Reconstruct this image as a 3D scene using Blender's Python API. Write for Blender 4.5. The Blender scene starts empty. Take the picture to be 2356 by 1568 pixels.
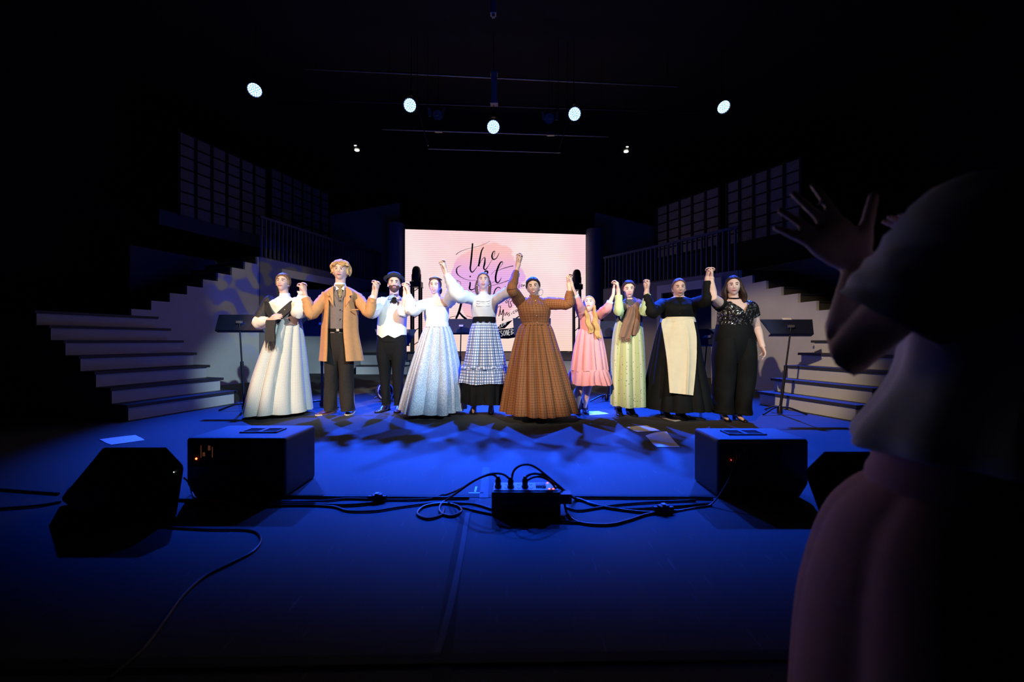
import bpy, bmesh, math, random
from mathutils import Vector, Matrix, noise

# ------------------------------------------------------------------ camera, world, lights, exposure
F, CX, CY, H = 916.0, 1178.0, 784.0, 0.89      # focal length in pixels, principal point, lens height above the stage (m)
scene = bpy.context.scene
COL = scene.collection
cam_d = bpy.data.cameras.new('camera')
cam_d.sensor_width = 36.0
cam_d.lens = F / 2356.0 * 36.0
cam_d.clip_start = 0.02
cam_d.dof.use_dof = True
cam_d.dof.focus_distance = 4.8
cam_d.dof.aperture_fstop = 1.8
cam = bpy.data.objects.new('camera', cam_d)
cam.location = (0, 0, H)
cam.rotation_euler = (math.pi / 2, 0, 0)
COL.objects.link(cam)
scene.camera = cam
scene.view_settings.view_transform = 'Standard'
scene.view_settings.look = 'None'
scene.view_settings.gamma = 1.0
scene.view_settings.exposure = 0.0
scene.view_settings.use_curve_mapping = False
scene.cycles.use_denoising = True
scene.cycles.max_bounces = 5
world = bpy.data.worlds.new('dark_hall')
scene.world = world
world.use_nodes = True
world.node_tree.nodes['Background'].inputs[0].default_value = (0.05, 0.07, 0.16, 1)
world.node_tree.nodes['Background'].inputs[1].default_value = 0.003

def spot(name, loc, target, color, watts, half_deg, blend=0.3, size=0.06, sx=1.0):
    l = bpy.data.lights.new(name, 'SPOT')
    l.energy = watts
    l.color = color
    l.spot_size = math.radians(2 * half_deg)
    l.spot_blend = blend
    l.shadow_soft_size = size
    o = bpy.data.objects.new(name, l)
    o.location = loc
    d = Vector(target) - Vector(loc)
    o.rotation_euler = d.to_track_quat('-Z', 'Y').to_euler()
    o.scale = (sx, 1, 1)
    COL.objects.link(o)
    return o

# front-of-house wash: warm from one side, cool from the other
for i, (lx, tx, c, w) in enumerate((
        (-4.9, -2.2, (1.0, 0.68, 0.43), 6200), (-4.7, 0.1, (1.0, 0.70, 0.45), 4200), (-4.5, 2.2, (1.0, 0.72, 0.47), 4200),
        (4.5, -1.85, (0.64, 0.88, 1.0), 5000), (4.7, -0.1, (0.70, 0.90, 1.0), 3300), (4.9, 2.0, (0.70, 0.88, 1.0), 2800))):
    spot('front_wash_spot', (lx, -4.2, 5.0), (tx, 4.75, 1.08 if tx == 2.2 else 1.22), c, w, 7.9, 0.45, 0.06, 0.92 if tx == -1.85 else 1.0)

# blue back wash: one beam per LED lamp seen above the stage (lamp bodies are built further down)
LAMPS = [(586, 207, 8.0), (943, 242, 8.2), (1135, 292, 8.2), (1322, 262, 8.3), (1665, 246, 8.6)]
LAMP_AIM = [(-2.15, 4.6, 0), (-0.9, 4.5, 0), (-0.1, 4.4, 0), (0.8, 4.5, 0), (2.1, 4.7, 0)]
def W(px, py, Y):
    return Vector(((px - CX) / F * Y, Y, H - (py - CY) / F * Y))
def fl(px, py, z=0.0):
    Y = F * (H - z) / (py - CY)
    return W(px, py, Y)
for (px, py, Y), t in zip(LAMPS, LAMP_AIM):
    p = W(px, py, Y)
    d = (Vector(t) - p).normalized()
    spot('blue_wash_spot', p + d * 0.07, t, (0.008, 0.08, 1.0), 9000 if px == 586 else 9500, 18, 0.8, 0.09)
# leaf gobo falling on the stair panel, blue and straw coloured
g = spot('gobo_spot', (3.5, 2.0, 5.6), (-5.35, 8.9, 1.9), (1, 1, 1), 1000, 7, 0.5, 0.02)
g.data.use_nodes = True
nt = g.data.node_tree
em = nt.nodes['Emission']
tc = nt.nodes.new('ShaderNodeTexCoord')
nz = nt.nodes.new('ShaderNodeTexNoise'); nz.inputs['Scale'].default_value = 42; nz.inputs['Detail'].default_value = 0.5
rp = nt.nodes.new('ShaderNodeValToRGB')
rp.color_ramp.elements[0].position = 0.47; rp.color_ramp.elements[0].color = (0.05, 0.10, 1.0, 1)
rp.color_ramp.elements[1].position = 0.53; rp.color_ramp.elements[1].color = (0.55, 0.50, 0.30, 1)
nt.links.new(tc.outputs['Normal'], nz.inputs['Vector'])
nt.links.new(nz.outputs['Fac'], rp.inputs['Fac'])
nt.links.new(rp.outputs['Color'], em.inputs['Color'])

# ------------------------------------------------------------------ materials
MATS = {}
def mat(name, col, rough=0.6, metal=0.0, var=0.12, scale=12.0, spec=0.5, emit=None, estr=0.0, bump=0.0):
    if name in MATS:
        return MATS[name]
    m = bpy.data.materials.new(name)
    m.use_nodes = True
    nt = m.node_tree
    b = nt.nodes['Principled BSDF']
    b.inputs['Roughness'].default_value = rough
    b.inputs['Metallic'].default_value = metal
    b.inputs['Specular IOR Level'].default_value = spec
    tc = nt.nodes.new('ShaderNodeTexCoord')
    n = nt.nodes.new('ShaderNodeTexNoise')
    n.inputs['Scale'].default_value = scale
    n.inputs['Detail'].default_value = 4
    r = nt.nodes.new('ShaderNodeValToRGB')
    r.color_ramp.elements[0].position = 0.3
    r.color_ramp.elements[1].position = 0.7
    lo = [max(0, c * (1 - var)) for c in col]; hi = [min(1, c * (1 + var)) for c in col]
    r.color_ramp.elements[0].color = (*lo, 1); r.color_ramp.elements[1].color = (*hi, 1)
    nt.links.new(tc.outputs['Object'], n.inputs['Vector'])
    nt.links.new(n.outputs['Fac'], r.inputs['Fac'])
    nt.links.new(r.outputs['Color'], b.inputs['Base Color'])
    if bump:
        bp = nt.nodes.new('ShaderNodeBump')
        bp.inputs['Strength'].default_value = bump
        bp.inputs['Distance'].default_value = 0.01
        nt.links.new(n.outputs['Fac'], bp.inputs['Height'])
        nt.links.new(bp.outputs['Normal'], b.inputs['Normal'])
    if emit:
        b.inputs['Emission Color'].default_value = (*emit, 1)
        b.inputs['Emission Strength'].default_value = estr
    MATS[name] = m
    return m

def math_node(nt, op, a, b=None, c=None):
    n = nt.nodes.new('ShaderNodeMath'); n.operation = op
    for i, v in enumerate((a, b, c)):
        if v is None: continue
        if isinstance(v, (int, float)): n.inputs[i].default_value = v
        else: nt.links.new(v, n.inputs[i])
    return n.outputs[0]

def mix(nt, fac, a, b):
    n = nt.nodes.new('ShaderNodeMix'); n.data_type = 'RGBA'
    if isinstance(fac, (int, float)): n.inputs[0].default_value = fac
    else: nt.links.new(fac, n.inputs[0])
    for s, v in ((6, a), (7, b)):
        if isinstance(v, tuple): n.inputs[s].default_value = (*v, 1)
        else: nt.links.new(v, n.inputs[s])
    return n.outputs[2]

def uvmat(name, rough=0.75):
    """material with u, v outputs measured in metres along the cloth"""
    m = bpy.data.materials.new(name); m.use_nodes = True
    nt = m.node_tree; b = nt.nodes['Principled BSDF']
    b.inputs['Roughness'].default_value = rough
    b.inputs['Specular IOR Level'].default_value = 0.25
    uv = nt.nodes.new('ShaderNodeUVMap'); uv.uv_map = 'UVMap'
    sp = nt.nodes.new('ShaderNodeSeparateXYZ')
    nt.links.new(uv.outputs[0], sp.inputs[0])
    MATS[name] = m
    return m, nt, b, sp.outputs[0], sp.outputs[1], uv.outputs[0]

def stripe(nt, x, period, width, off=0.0):
    t = math_node(nt, 'ADD', x, off)
    t = math_node(nt, 'DIVIDE', t, period)
    t = math_node(nt, 'FRACT', t)
    return math_node(nt, 'LESS_THAN', t, width)

def cloth_check(name, base, line, period, width, second=None, width2=0.0, strength=0.6):
    m, nt, b, u, v, uv = uvmat(name)
    su = stripe(nt, u, period, width); sv = stripe(nt, v, period, width)
    c = mix(nt, math_node(nt, 'MULTIPLY', su, strength), base, line)
    c = mix(nt, math_node(nt, 'MULTIPLY', sv, strength), c, line)
    if second:
        s2 = stripe(nt, u, period, width2, period * 0.5); s3 = stripe(nt, v, period, width2, period * 0.5)
        c = mix(nt, math_node(nt, 'MULTIPLY', s2, 0.5), c, second)
        c = mix(nt, math_node(nt, 'MULTIPLY', s3, 0.5), c, second)
    nt.links.new(c, b.inputs['Base Color'])
    return m

def cloth_speck(name, base, speck, scale, thr, base2=None, band=0.0):
    m, nt, b, u, v, uv = uvmat(name)
    vo = nt.nodes.new('ShaderNodeTexVoronoi'); vo.inputs['Scale'].default_value = scale
    nt.links.new(uv, vo.inputs['Vector'])
    f = math_node(nt, 'LESS_THAN', vo.outputs['Distance'], thr)
    c = base
    if base2:
        c = mix(nt, stripe(nt, u, band, 0.35), base, base2)
    c = mix(nt, f, c, speck)
    nt.links.new(c, b.inputs['Base Color'])
    return m

SKIN = mat('skin', (0.66, 0.43, 0.34), 0.5, var=0.05)
SKIN2 = mat('skin_pale', (0.70, 0.49, 0.41), 0.5, var=0.05)
BLACK = mat('black_cloth', (0.004, 0.004, 0.0045), 0.8, var=0.3, spec=0.15)
WHITEC = mat('white_cotton', (0.64, 0.64, 0.65), 0.8, var=0.03, bump=0.15)
BLACKMET = mat('black_metal', (0.012, 0.012, 0.016), 0.38, 0.3)
PLASTIC = mat('black_plastic', (0.012, 0.012, 0.013), 0.55, 0.0, scale=60)
CABLE = mat('cable_rubber', (0.012, 0.012, 0.013), 0.4)
EYEW = mat('eye_white', (0.75, 0.74, 0.72), 0.3, var=0.01)
IRIS = mat('iris', (0.03, 0.02, 0.015), 0.3)
LIP = mat('lip', (0.50, 0.16, 0.15), 0.45, var=0.04)
TEETH = mat('teeth', (0.85, 0.83, 0.78), 0.3, var=0.01)
SETWHITE = mat('set_paint_white', (0.48, 0.49, 0.48), 0.8, var=0.04, scale=3)
SETGREY = mat('set_paint_grey', (0.20, 0.20, 0.21), 0.8, var=0.06, scale=3)
SETNAVY = mat('set_paint_navy', (0.05, 0.06, 0.11), 0.8)
TREAD = mat('tread_black', (0.025, 0.026, 0.03), 0.6)
VOID = mat('black_masking', (0.006, 0.006, 0.007), 0.9)

# ------------------------------------------------------------------ mesh helpers
class MB:
    def __init__(self):
        self.v = []; self.f = []; self.uv = []; self.has_uv = False
    def add(self, verts, faces, uvs=None):
        o = len(self.v)
        self.v += [tuple(p) for p in verts]
        self.f += [tuple(i + o for i in f) for f in faces]
        if uvs:
            self.has_uv = True
            self.uv += uvs
        else:
            self.uv += [[(0, 0)] * len(f) for f in faces]
        return self
    def box(self, c, s, m=None):
        x, y, z = s[0] / 2, s[1] / 2, s[2] / 2
        vs = [Vector((a * x, b * y, d * z)) for a in (-1, 1) for b in (-1, 1) for d in (-1, 1)]
        if m is not None: vs = [m @ p for p in vs]
        vs = [p + Vector(c) for p in vs]
        return self.add(vs, [(0, 1, 3, 2), (4, 6, 7, 5), (0, 4, 5, 1), (2, 3, 7, 6), (0, 2, 6, 4), (1, 5, 7, 3)])
    def prism(self, poly, ext):
        """poly: list of 3D points (planar), ext: extrusion vector"""
        n = len(poly); ext = Vector(ext)
        vs = [Vector(p) for p in poly] + [Vector(p) + ext for p in poly]
        fs = [tuple(range(n - 1, -1, -1)), tuple(range(n, 2 * n))]
        for i in range(n):
            j = (i + 1) % n
            fs.append((i, j, n + j, n + i))
        return self.add(vs, fs)
    def loft(self, rings, closed=True, cap=(True, True), uv=False):
        n = len(rings[0]); vs = [p for r in rings for p in r]; fs = []; us = []
        m = n if closed else n - 1
        vlen = [0.0]
        for i in range(1, len(rings)):
            vlen.append(vlen[-1] + (Vector(rings[i][0]) - Vector(rings[i - 1][0])).length)
        circ = []
        if uv:
            big = max(rings, key=lambda r: sum((Vector(r[j]) - Vector(r[j - 1])).length for j in range(1, n)))
            circ = [0.0]
            for j in range(1, n + 1):
                circ.append(circ[-1] + (Vector(big[j % n]) - Vector(big[j - 1])).length)
            if uv == 'mean':
                sm = min(rings, key=lambda r: sum((Vector(r[j]) - Vector(r[j - 1])).length for j in range(1, n)))
                cs = [0.0]
                for j in range(1, n + 1):
                    cs.append(cs[-1] + (Vector(sm[j % n]) - Vector(sm[j - 1])).length)
                circ = [(a + b) / 2 for a, b in zip(circ, cs)]
        for i in range(len(rings) - 1):
            for j in range(m):
                k = (j + 1) % n
                fs.append((i * n + j, i * n + k, (i + 1) * n + k, (i + 1) * n + j))
                if uv:
                    us.append([(circ[j], vlen[i]), (circ[j + 1], vlen[i]), (circ[j + 1], vlen[i + 1]), (circ[j], vlen[i + 1])])
        if closed and cap[0]:
            fs.append(tuple(range(n - 1, -1, -1))); us.append([(0, 0)] * n)
        if closed and cap[1]:
            fs.append(tuple(range((len(rings) - 1) * n, len(rings) * n))); us.append([(0, 0)] * n)
        return self.add(vs, fs, us if uv else None)
    def tube(self, pts, radii, n=10, cap=True, flat=None, uv=False, wr=0.0, seed=0, round_ends=False):
        pts = [Vector(p) for p in pts]
        if isinstance(radii, (int, float)): radii = [radii] * len(pts)
        radii = list(radii)
        if round_ends:
            d0 = (pts[0] - pts[1]).normalized(); d1 = (pts[-1] - pts[-2]).normalized(); r0 = radii[0]; r1 = radii[-1]
            pts = [pts[0] + d0 * r0 * s for s in (0.98, 0.8, 0.45)] + pts + [pts[-1] + d1 * r1 * s for s in (0.45, 0.8, 0.98)]
            radii = [r0 * s for s in (0.15, 0.6, 0.89)] + radii + [r1 * s for s in (0.89, 0.6, 0.15)]
        rings = []
        t0 = (pts[1] - pts[0]).normalized()
        up = Vector((0, 0, 1)) if abs(t0.z) < 0.9 else Vector((0, 1, 0))
        nrm = (up - t0 * up.dot(t0)).normalized()
        for i, p in enumerate(pts):
            a = pts[max(0, i - 1)]; b = pts[min(len(pts) - 1, i + 1)]
            t = (b - a).normalized() if (b - a).length > 1e-9 else t0
            nrm = nrm - t * nrm.dot(t)
            nrm = nrm.normalized() if nrm.length > 1e-6 else t.orthogonal().normalized()
            bn = t.cross(nrm)
            ring = []
            for j in range(n):
                a_ = 2 * math.pi * j / n
                r = radii[i]
                if wr and 0 < i < len(pts) - 1:
                    r *= 1 + wr * noise.noise(Vector((math.cos(a_) * 1.3 + seed, math.sin(a_) * 1.3, i * 0.9 + seed)))
                f1 = 1.0 if flat is None else flat
                ring.append(p + nrm * math.cos(a_) * r + bn * math.sin(a_) * r * f1)
            rings.append(ring)
        return self.loft(rings, True, (cap, cap), uv)
    def ell(self, c, r, nu=14, nv=9, m=None):
        c = Vector(c); vs = [Vector((0, 0, r[2]))]; fs = []
        for i in range(1, nv):
            th = math.pi * i / nv
            for j in range(nu):
                ph = 2 * math.pi * j / nu
                vs.append(Vector((r[0] * math.sin(th) * math.cos(ph), r[1] * math.sin(th) * math.sin(ph), r[2] * math.cos(th))))
        vs.append(Vector((0, 0, -r[2])))
        for j in range(nu):
            fs.append((0, 1 + j, 1 + (j + 1) % nu))
            fs.append((len(vs) - 1, 1 + (nv - 2) * nu + (j + 1) % nu, 1 + (nv - 2) * nu + j))
        for i in range(nv - 2):
            for j in range(nu):
                k = (j + 1) % nu
                fs.append((1 + i * nu + j, 1 + (i + 1) * nu + j, 1 + (i + 1) * nu + k, 1 + i * nu + k))
        if m is not None: vs = [m @ p for p in vs]
        return self.add([p + c for p in vs], fs)
    def lathe(self, prof, c, axis=(0, 0, 1), n=24, cap=(True, True)):
        axis = Vector(axis).normalized(); a = axis.orthogonal().normalized(); b = axis.cross(a); c = Vector(c)
        rings = [[c + axis * h + (a * math.cos(2 * math.pi * j / n) + b * math.sin(2 * math.pi * j / n)) * max(r, 1e-4) for j in range(n)] for r, h in prof]
        return self.loft(rings, True, cap)
    def ribbon(self, pts, widths, nrm, thick=0.0):
        pts = [Vector(p) for p in pts]; nrm = Vector(nrm)
        if isinstance(widths, (int, float)): widths = [widths] * len(pts)
        rings = []
        for i, p in enumerate(pts):
            t = (pts[min(i + 1, len(pts) - 1)] - pts[max(i - 1, 0)]).normalized()
            s = t.cross(nrm).normalized() * widths[i] / 2
            k = nrm.normalized() * thick / 2
            rings.append([p - s - k, p + s - k, p + s + k, p - s + k])
        return self.loft(rings)
    def mesh(self, name, smooth=True):
        me = bpy.data.meshes.new(name)
        me.from_pydata(self.v, [], self.f)
        if self.has_uv:
            ul = me.uv_layers.new(name='UVMap')
            flat = [c for f in self.uv for p in f for c in p]
            ul.data.foreach_set('uv', flat)
        bm = bmesh.new(); bm.from_mesh(me)
        bmesh.ops.recalc_face_normals(bm, faces=bm.faces[:])
        bm.to_mesh(me); bm.free()
        if smooth:
            me.polygons.foreach_set('use_smooth', [True] * len(me.polygons))
            me.set_sharp_from_angle(angle=math.radians(40))
        return me
    def build(self, name, material, parent=None, smooth=True, label=None):
        me = self.mesh(name, smooth)
        me.materials.append(material)
        return link(name, me, parent, label)

def link(name, me, parent=None, label=None):
    o = bpy.data.objects.new(name, me)
    COL.objects.link(o)
    if parent is not None:
        o.parent = parent
        o.matrix_parent_inverse = root_matrix(parent).inverted()
    if label: o['label'] = label
    return o

def root_matrix(o):
    m = Matrix.Translation(o.location) @ o.rotation_euler.to_matrix().to_4x4()
    if o.parent is not None:
        m = root_matrix(o.parent) @ o.matrix_parent_inverse @ m
    return m

def thing(name, label, cat, loc=(0, 0, 0), group=None, kind=None):
    o = bpy.data.objects.new(name, None)
    o.empty_display_size = 0.1
    o.location = loc
    COL.objects.link(o)
    return tag(o, label, cat, group, kind)

def tag(o, label=None, cat=None, group=None, kind=None):
    if label: o['label'] = label
    if cat: o['category'] = cat
    if group: o['group'] = group
    if kind: o['kind'] = kind
    return o

def copy_tree(src, loc, rotz, label):
    r = src.copy(); COL.objects.link(r)
    r.location = loc; r.rotation_euler = (0, 0, rotz); r['label'] = label
    for ch in src.children:
        c = ch.copy(); COL.objects.link(c); c.parent = r
        c.matrix_parent_inverse = ch.matrix_parent_inverse.copy()
        for g_ in ch.children:
            d = g_.copy(); COL.objects.link(d); d.parent = c
            d.matrix_parent_inverse = g_.matrix_parent_inverse.copy()
    return r

def catmull(pts, per=8):
    pts = [Vector(p) for p in pts]; out = []
    for i in range(len(pts) - 1):
        p0 = pts[max(i - 1, 0)]; p1 = pts[i]; p2 = pts[i + 1]; p3 = pts[min(i + 2, len(pts) - 1)]
        for k in range(per):
            t = k / per
            out.append(0.5 * ((2 * p1) + (p2 - p0) * t + (2 * p0 - 5 * p1 + 4 * p2 - p3) * t * t + (3 * p1 - p0 - 3 * p2 + p3) * t ** 3))
    out.append(pts[-1])
    return out

def interp(vals, n):
    """monotone-ish interpolation of tuples to n samples"""
    out = []
    for i in range(n):
        t = i / (n - 1) * (len(vals) - 1); k = min(int(t), len(vals) - 2); f = t - k
        p0 = vals[max(k - 1, 0)]; p1 = vals[k]; p2 = vals[k + 1]; p3 = vals[min(k + 2, len(vals) - 1)]
        row = []
        for a, b, c, d in zip(p0, p1, p2, p3):
            x = 0.5 * (2 * b + (c - a) * f + (2 * a - 5 * b + 4 * c - d) * f * f + (3 * b - a - 3 * c + d) * f ** 3)
            lo, hi = min(b, c), max(b, c); e = 0.15 * (hi - lo)
            row.append(min(max(x, lo - e), hi + e))
        out.append(row)
    return out

def smooth01(x):
    x = min(max(x, 0.0), 1.0)
    return x * x * (3 - 2 * x)
# ------------------------------------------------------------------ the hall: floor, masking walls, ceiling
def struct(mb, name, material, smooth=False):
    return tag(mb.build(name, material, None, smooth), kind='structure')

def floor_material():
    m = bpy.data.materials.new('stage_floor'); m.use_nodes = True
    nt = m.node_tree; b = nt.nodes['Principled BSDF']
    tc = nt.nodes.new('ShaderNodeTexCoord')
    n1 = nt.nodes.new('ShaderNodeTexNoise'); n1.inputs['Scale'].default_value = 1.6; n1.inputs['Detail'].default_value = 6
    n2 = nt.nodes.new('ShaderNodeTexNoise'); n2.inputs['Scale'].default_value = 90; n2.inputs['Detail'].default_value = 2
    nt.links.new(tc.outputs['Object'], n1.inputs['Vector']); nt.links.new(tc.outputs['Object'], n2.inputs['Vector'])
    mp = nt.nodes.new('ShaderNodeMapping'); mp.inputs['Scale'].default_value = (40, 3, 1); mp.inputs['Rotation'].default_value = (0, 0, 0.3)
    n3 = nt.nodes.new('ShaderNodeTexNoise'); n3.inputs['Scale'].default_value = 2.2; n3.inputs['Detail'].default_value = 3
    nt.links.new(tc.outputs['Object'], mp.inputs['Vector']); nt.links.new(mp.outputs[0], n3.inputs['Vector'])
    scuff = math_node(nt, 'GREATER_THAN', n3.outputs['Fac'], 0.69)
    c = mix(nt, n1.outputs['Fac'], (0.045, 0.046, 0.050), (0.075, 0.075, 0.080))
    c = mix(nt, math_node(nt, 'MULTIPLY', scuff, 0.5), c, (0.16, 0.16, 0.17))
    nt.links.new(c, b.inputs['Base Color'])
    r = math_node(nt, 'MULTIPLY_ADD', n1.outputs['Fac'], 0.25, 0.62)
    nt.links.new(r, b.inputs['Roughness'])
    b.inputs['Specular IOR Level'].default_value = 0.15
    bp = nt.nodes.new('ShaderNodeBump'); bp.inputs['Strength'].default_value = 0.15; bp.inputs['Distance'].default_value = 0.003
    nt.links.new(n2.outputs['Fac'], bp.inputs['Height']); nt.links.new(bp.outputs['Normal'], b.inputs['Normal'])
    return m
FLOORM = floor_material()
STAGE_FRONT = 0.92
struct(MB().box((0, (STAGE_FRONT + 14.6) / 2, -0.1), (19, 14.6 - STAGE_FRONT, 0.2)), 'floor', FLOORM)
struct(MB().box((0, -1.6, -0.55), (19, 5.0, 0.2)), 'floor_audience', mat('hall_floor', (0.02, 0.02, 0.022), 0.8))
struct(MB().box((0, STAGE_FRONT + 0.02, -0.325), (19, 0.04, 0.25)), 'trim_1', VOID)
struct(MB().box((0, 14.7, 3.4), (19, 0.2, 7.8)), 'wall_back', VOID)
struct(MB().box((-9.6, 5.3, 3.4), (0.2, 18.6, 7.8)), 'wall_left', VOID)
struct(MB().box((9.6, 5.3, 3.4), (0.2, 18.6, 7.8)), 'wall_right', VOID)
struct(MB().box((0, 5.3, 7.35), (19.4, 19, 0.2)), 'ceiling', VOID)

# ------------------------------------------------------------------ stairs, gallery walls, railings, lattice windows
def wall_slab(mb, a, b, z0, z1, th=0.06, z1b=None):
    """vertical slab from plan point a to b"""
    a = Vector((a[0], a[1], 0)); b = Vector((b[0], b[1], 0))
    d = (b - a).normalized(); n = Vector((-d.y, d.x, 0)) * th / 2
    z1b = z1 if z1b is None else z1b
    up = Vector((0, 0, 1))
    mb.prism([a - n + up * z0, b - n + up * z0, b - n + up * z1b, a - n + up * z1], n * 2)

def stair(name, label, p_far, p_near, rise, run, n, side):
    """closed stair: p_far and p_near are the floor ends of the first riser; climbs away from centre (side -1 left, +1 right)"""
    A = Vector((*p_far, 0)); B = Vector((*p_near, 0))
    d = (B - A).normalized(); asc = Vector((d.y, -d.x, 0)) if side < 0 else Vector((-d.y, d.x, 0))
    if asc.x * side < 0: asc = -asc
    root = thing(name, label, 'stairs', (A + B) / 2)
    up = Vector((0, 0, 1))
    for k in range(n):
        o = asc * run * k
        m = MB(); m.prism([A + o + up * rise * k, B + o + up * rise * k, B + o + up * (rise * (k + 1) - 0.035), A + o + up * (rise * (k + 1) - 0.035)], asc * 0.02)
        m.build('riser', SETWHITE, root, False)
        last = run + 0.04 if k < n - 1 else 1.35
        m = MB(); e = d * 0.03
        m.prism([A + o - e - asc * 0.03 + up * (rise * (k + 1) - 0.035), B + o + e - asc * 0.03 + up * (rise * (k + 1) - 0.035),
                 B + o + e - asc * 0.03 + up * rise * (k + 1), A + o - e - asc * 0.03 + up * rise * (k + 1)], asc * (last + 0.03))
        m.build('tread' if k < n - 1 else 'landing', TREAD, root, False)
    # closed stringers at both ends
    for q, nm in ((A, 1), (B, -1)):
        poly = [q + up * 0]
        for k in range(n):
            poly += [q + asc * run * k + up * rise * k + asc * 0.02, q + asc * run * k + asc * 0.02 + up * (rise * (k + 1) - 0.036)]
        poly += [q + asc * (run * (n - 1) + 1.35) + up * (rise * n - 0.036), q + asc * (run * (n - 1) + 1.35)]
        m = MB(); m.prism(poly[1:] if False else poly, d * 0.02 * nm)
        m.build('side_panel', SETGREY, root, False)
    return root, A, B, d, asc

def upper_flight(name, label, p0, p1, z0, z1, n, width, out, treadmat):
    """stepped side panel from p0 (low) to p1 (high) with treads reaching 'out' (unit vector)"""
    A = Vector((*p0, 0)); B = Vector((*p1, 0)); up = Vector((0, 0, 1)); out = Vector((*out, 0)).normalized()
    root = thing(name, label, 'stairs', A)
    L = (B - A).length; d = (B - A) / L; run = L / (n - 1); rise = (z1 - z0) / n
    nrm = Vector((-d.y, d.x, 0)); nrm = nrm if nrm.dot(out) > 0 else -nrm
    poly = [A]
    for k in range(n):
        poly += [A + d * run * k + up * (z0 + rise * k), A + d * run * k + up * (z0 + rise * (k + 1))]
    poly += [B + up * z1 + d * 0.25, B + d * 0.25]
    MB().prism(poly, nrm * 0.05).build('side_panel', SETWHITE, root, False)
    for k in range(n):
        o = A + d * run * k + nrm * 0.05
        MB().prism([o + up * (z0 + rise * k), o + nrm * width + up * (z0 + rise * k), o + nrm * width + up * (z0 + rise * (k + 1) - 0.03), o + up * (z0 + rise * (k + 1) - 0.03)], d * 0.02).build('riser', mat('riser_dark', (0.05, 0.048, 0.04), 0.8), root, False)
        MB().prism([o + up * (z0 + rise * (k + 1) - 0.03) - d * 0.02, o + nrm * width + up * (z0 + rise * (k + 1) - 0.03) - d * 0.02,
                    o + nrm * width + up * (z0 + rise * (k + 1)) - d * 0.02, o + up * (z0 + rise * (k + 1)) - d * 0.02], d * (run + 0.04)).build('tread', treadmat, root, False)
    return root

stair('staircase', 'black-treaded staircase with pale risers beside the shawl woman\'s music stand', (-3.98, 5.70), (-4.29, 4.45), 0.18, 0.25, 7, -1)
stair('staircase', 'black-treaded staircase with pale risers beside the woman in sequins', (3.50, 5.62), (3.82, 4.43), 0.18, 0.25, 7, 1)
LX = lambda Y: -5.75 + 0.35 * (Y - 8.2)
RX = lambda Y: 4.45 - 0.15 * (Y - 7.34)
upper_flight('upper_staircase', 'upper stair flight with leaf-patterned light on its stepped white panel', (LX(6.6), 6.6), (LX(8.71), 8.71), 1.26, 2.73, 9, 1.3, (-1, 0.3), TREAD)
upper_flight('upper_staircase', 'upper stair flight with plain stepped grey panel behind the woman in sequins', (RX(5.75), 5.75), (RX(7.69), 7.69), 1.20, 2.26, 7, 1.3, (1, 0.15), TREAD)

def gallery(name, label, pts, z0, door, door_z, railh, n_bal, depth_out):
    """gallery front wall through plan points with a framed doorway (door = index of segment) and a railing on top"""
    root = thing(name, label, 'gallery', (pts[0][0], pts[0][1], 0))
    for i in range(len(pts) - 1):
        m = MB()
        if i == door:
            wall_slab(m, pts[i], pts[i + 1], door_z, z0)
        else:
            wall_slab(m, pts[i], pts[i + 1], 0, z0)
        m.build('wall_panel', SETGREY, root, False)
    a = Vector((*pts[door], 0)); b = Vector((*pts[door + 1], 0)); d = (b - a).normalized()
    n = Vector((-d.y, d.x, 0)); n = n if n.dot(Vector((0 - a.x, 3 - a.y, 0))) > 0 else -n
    fr = MB(); up = Vector((0, 0, 1))
    fr.prism([a + n * 0.03 + up * (door_z - 0.02), b + n * 0.03 + up * (door_z - 0.02), b + n * 0.03 + up * (door_z + 0.16), a + n * 0.03 + up * (door_z + 0.16)], n * 0.05)
    fr.build('door_header', SETWHITE, root, False)
    for q, s in ((a, 1), (b, -1)):
        MB().prism([q + n * 0.03, q + n * 0.03 + d * s * 0.12, q + n * 0.03 + d * s * 0.12 + up * (door_z - 0.02), q + n * 0.03 + up * (door_z - 0.02)], n * 0.05).build('door_post', SETWHITE, root, False)
    out = -n * depth_out
    deck = MB(); o3 = Vector((0, 0, z0))
    P = [Vector((*p, 0)) for p in pts]
    deck.prism([P[0] + o3, P[-1] + o3, P[-1] + out + o3, P[0] + out + o3], (0, 0, 0.03)); deck.build('deck', TREAD, root, False)
    # railing
    rail = MB()
    tot = 0; cum = [0]
    for i in range(len(P) - 1):
        tot += (P[i + 1] - P[i]).length; cum.append(tot)
    def along(s):
        for i in range(len(P) - 1):
            if s <= cum[i + 1] + 1e-6:
                return P[i] + (P[i + 1] - P[i]) * ((s - cum[i]) / (cum[i + 1] - cum[i]))
    for i in range(len(P) - 1):
        wall_slab(rail, P[i], P[i + 1], z0 + railh - 0.05, z0 + railh, 0.07)
    rail.build('handrail', SETNAVY, root, False)
    bal = MB().box((0, 0, 0), (0.035, 0.035, railh - 0.05)).mesh('baluster', False); bal.materials.append(SETNAVY)
    for k in range(n_bal):
        p = along(tot * (k + 0.5) / n_bal)
        o = link('baluster', bal, root)
        o.location = (p.x, p.y, z0 + (railh - 0.05) / 2)
    return root
gallery('gallery', 'raised gallery with doorway and dark railing behind the man in the tan coat',
        [(LX(8.75), 8.75), (LX(9.23), 9.23), (-4.84, 10.79), (-4.1, 12.8)], 2.73, 1, 2.40, 0.92, 40, 1.6)
gallery('gallery', 'raised gallery with doorway and dark railing behind the woman in the apron',
        [(RX(7.72), 7.72), (4.22, 7.95), (3.42, 9.25), (2.45, 10.6)], 2.26, 1, 2.00, 0.86, 30, 1.4)

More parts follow.
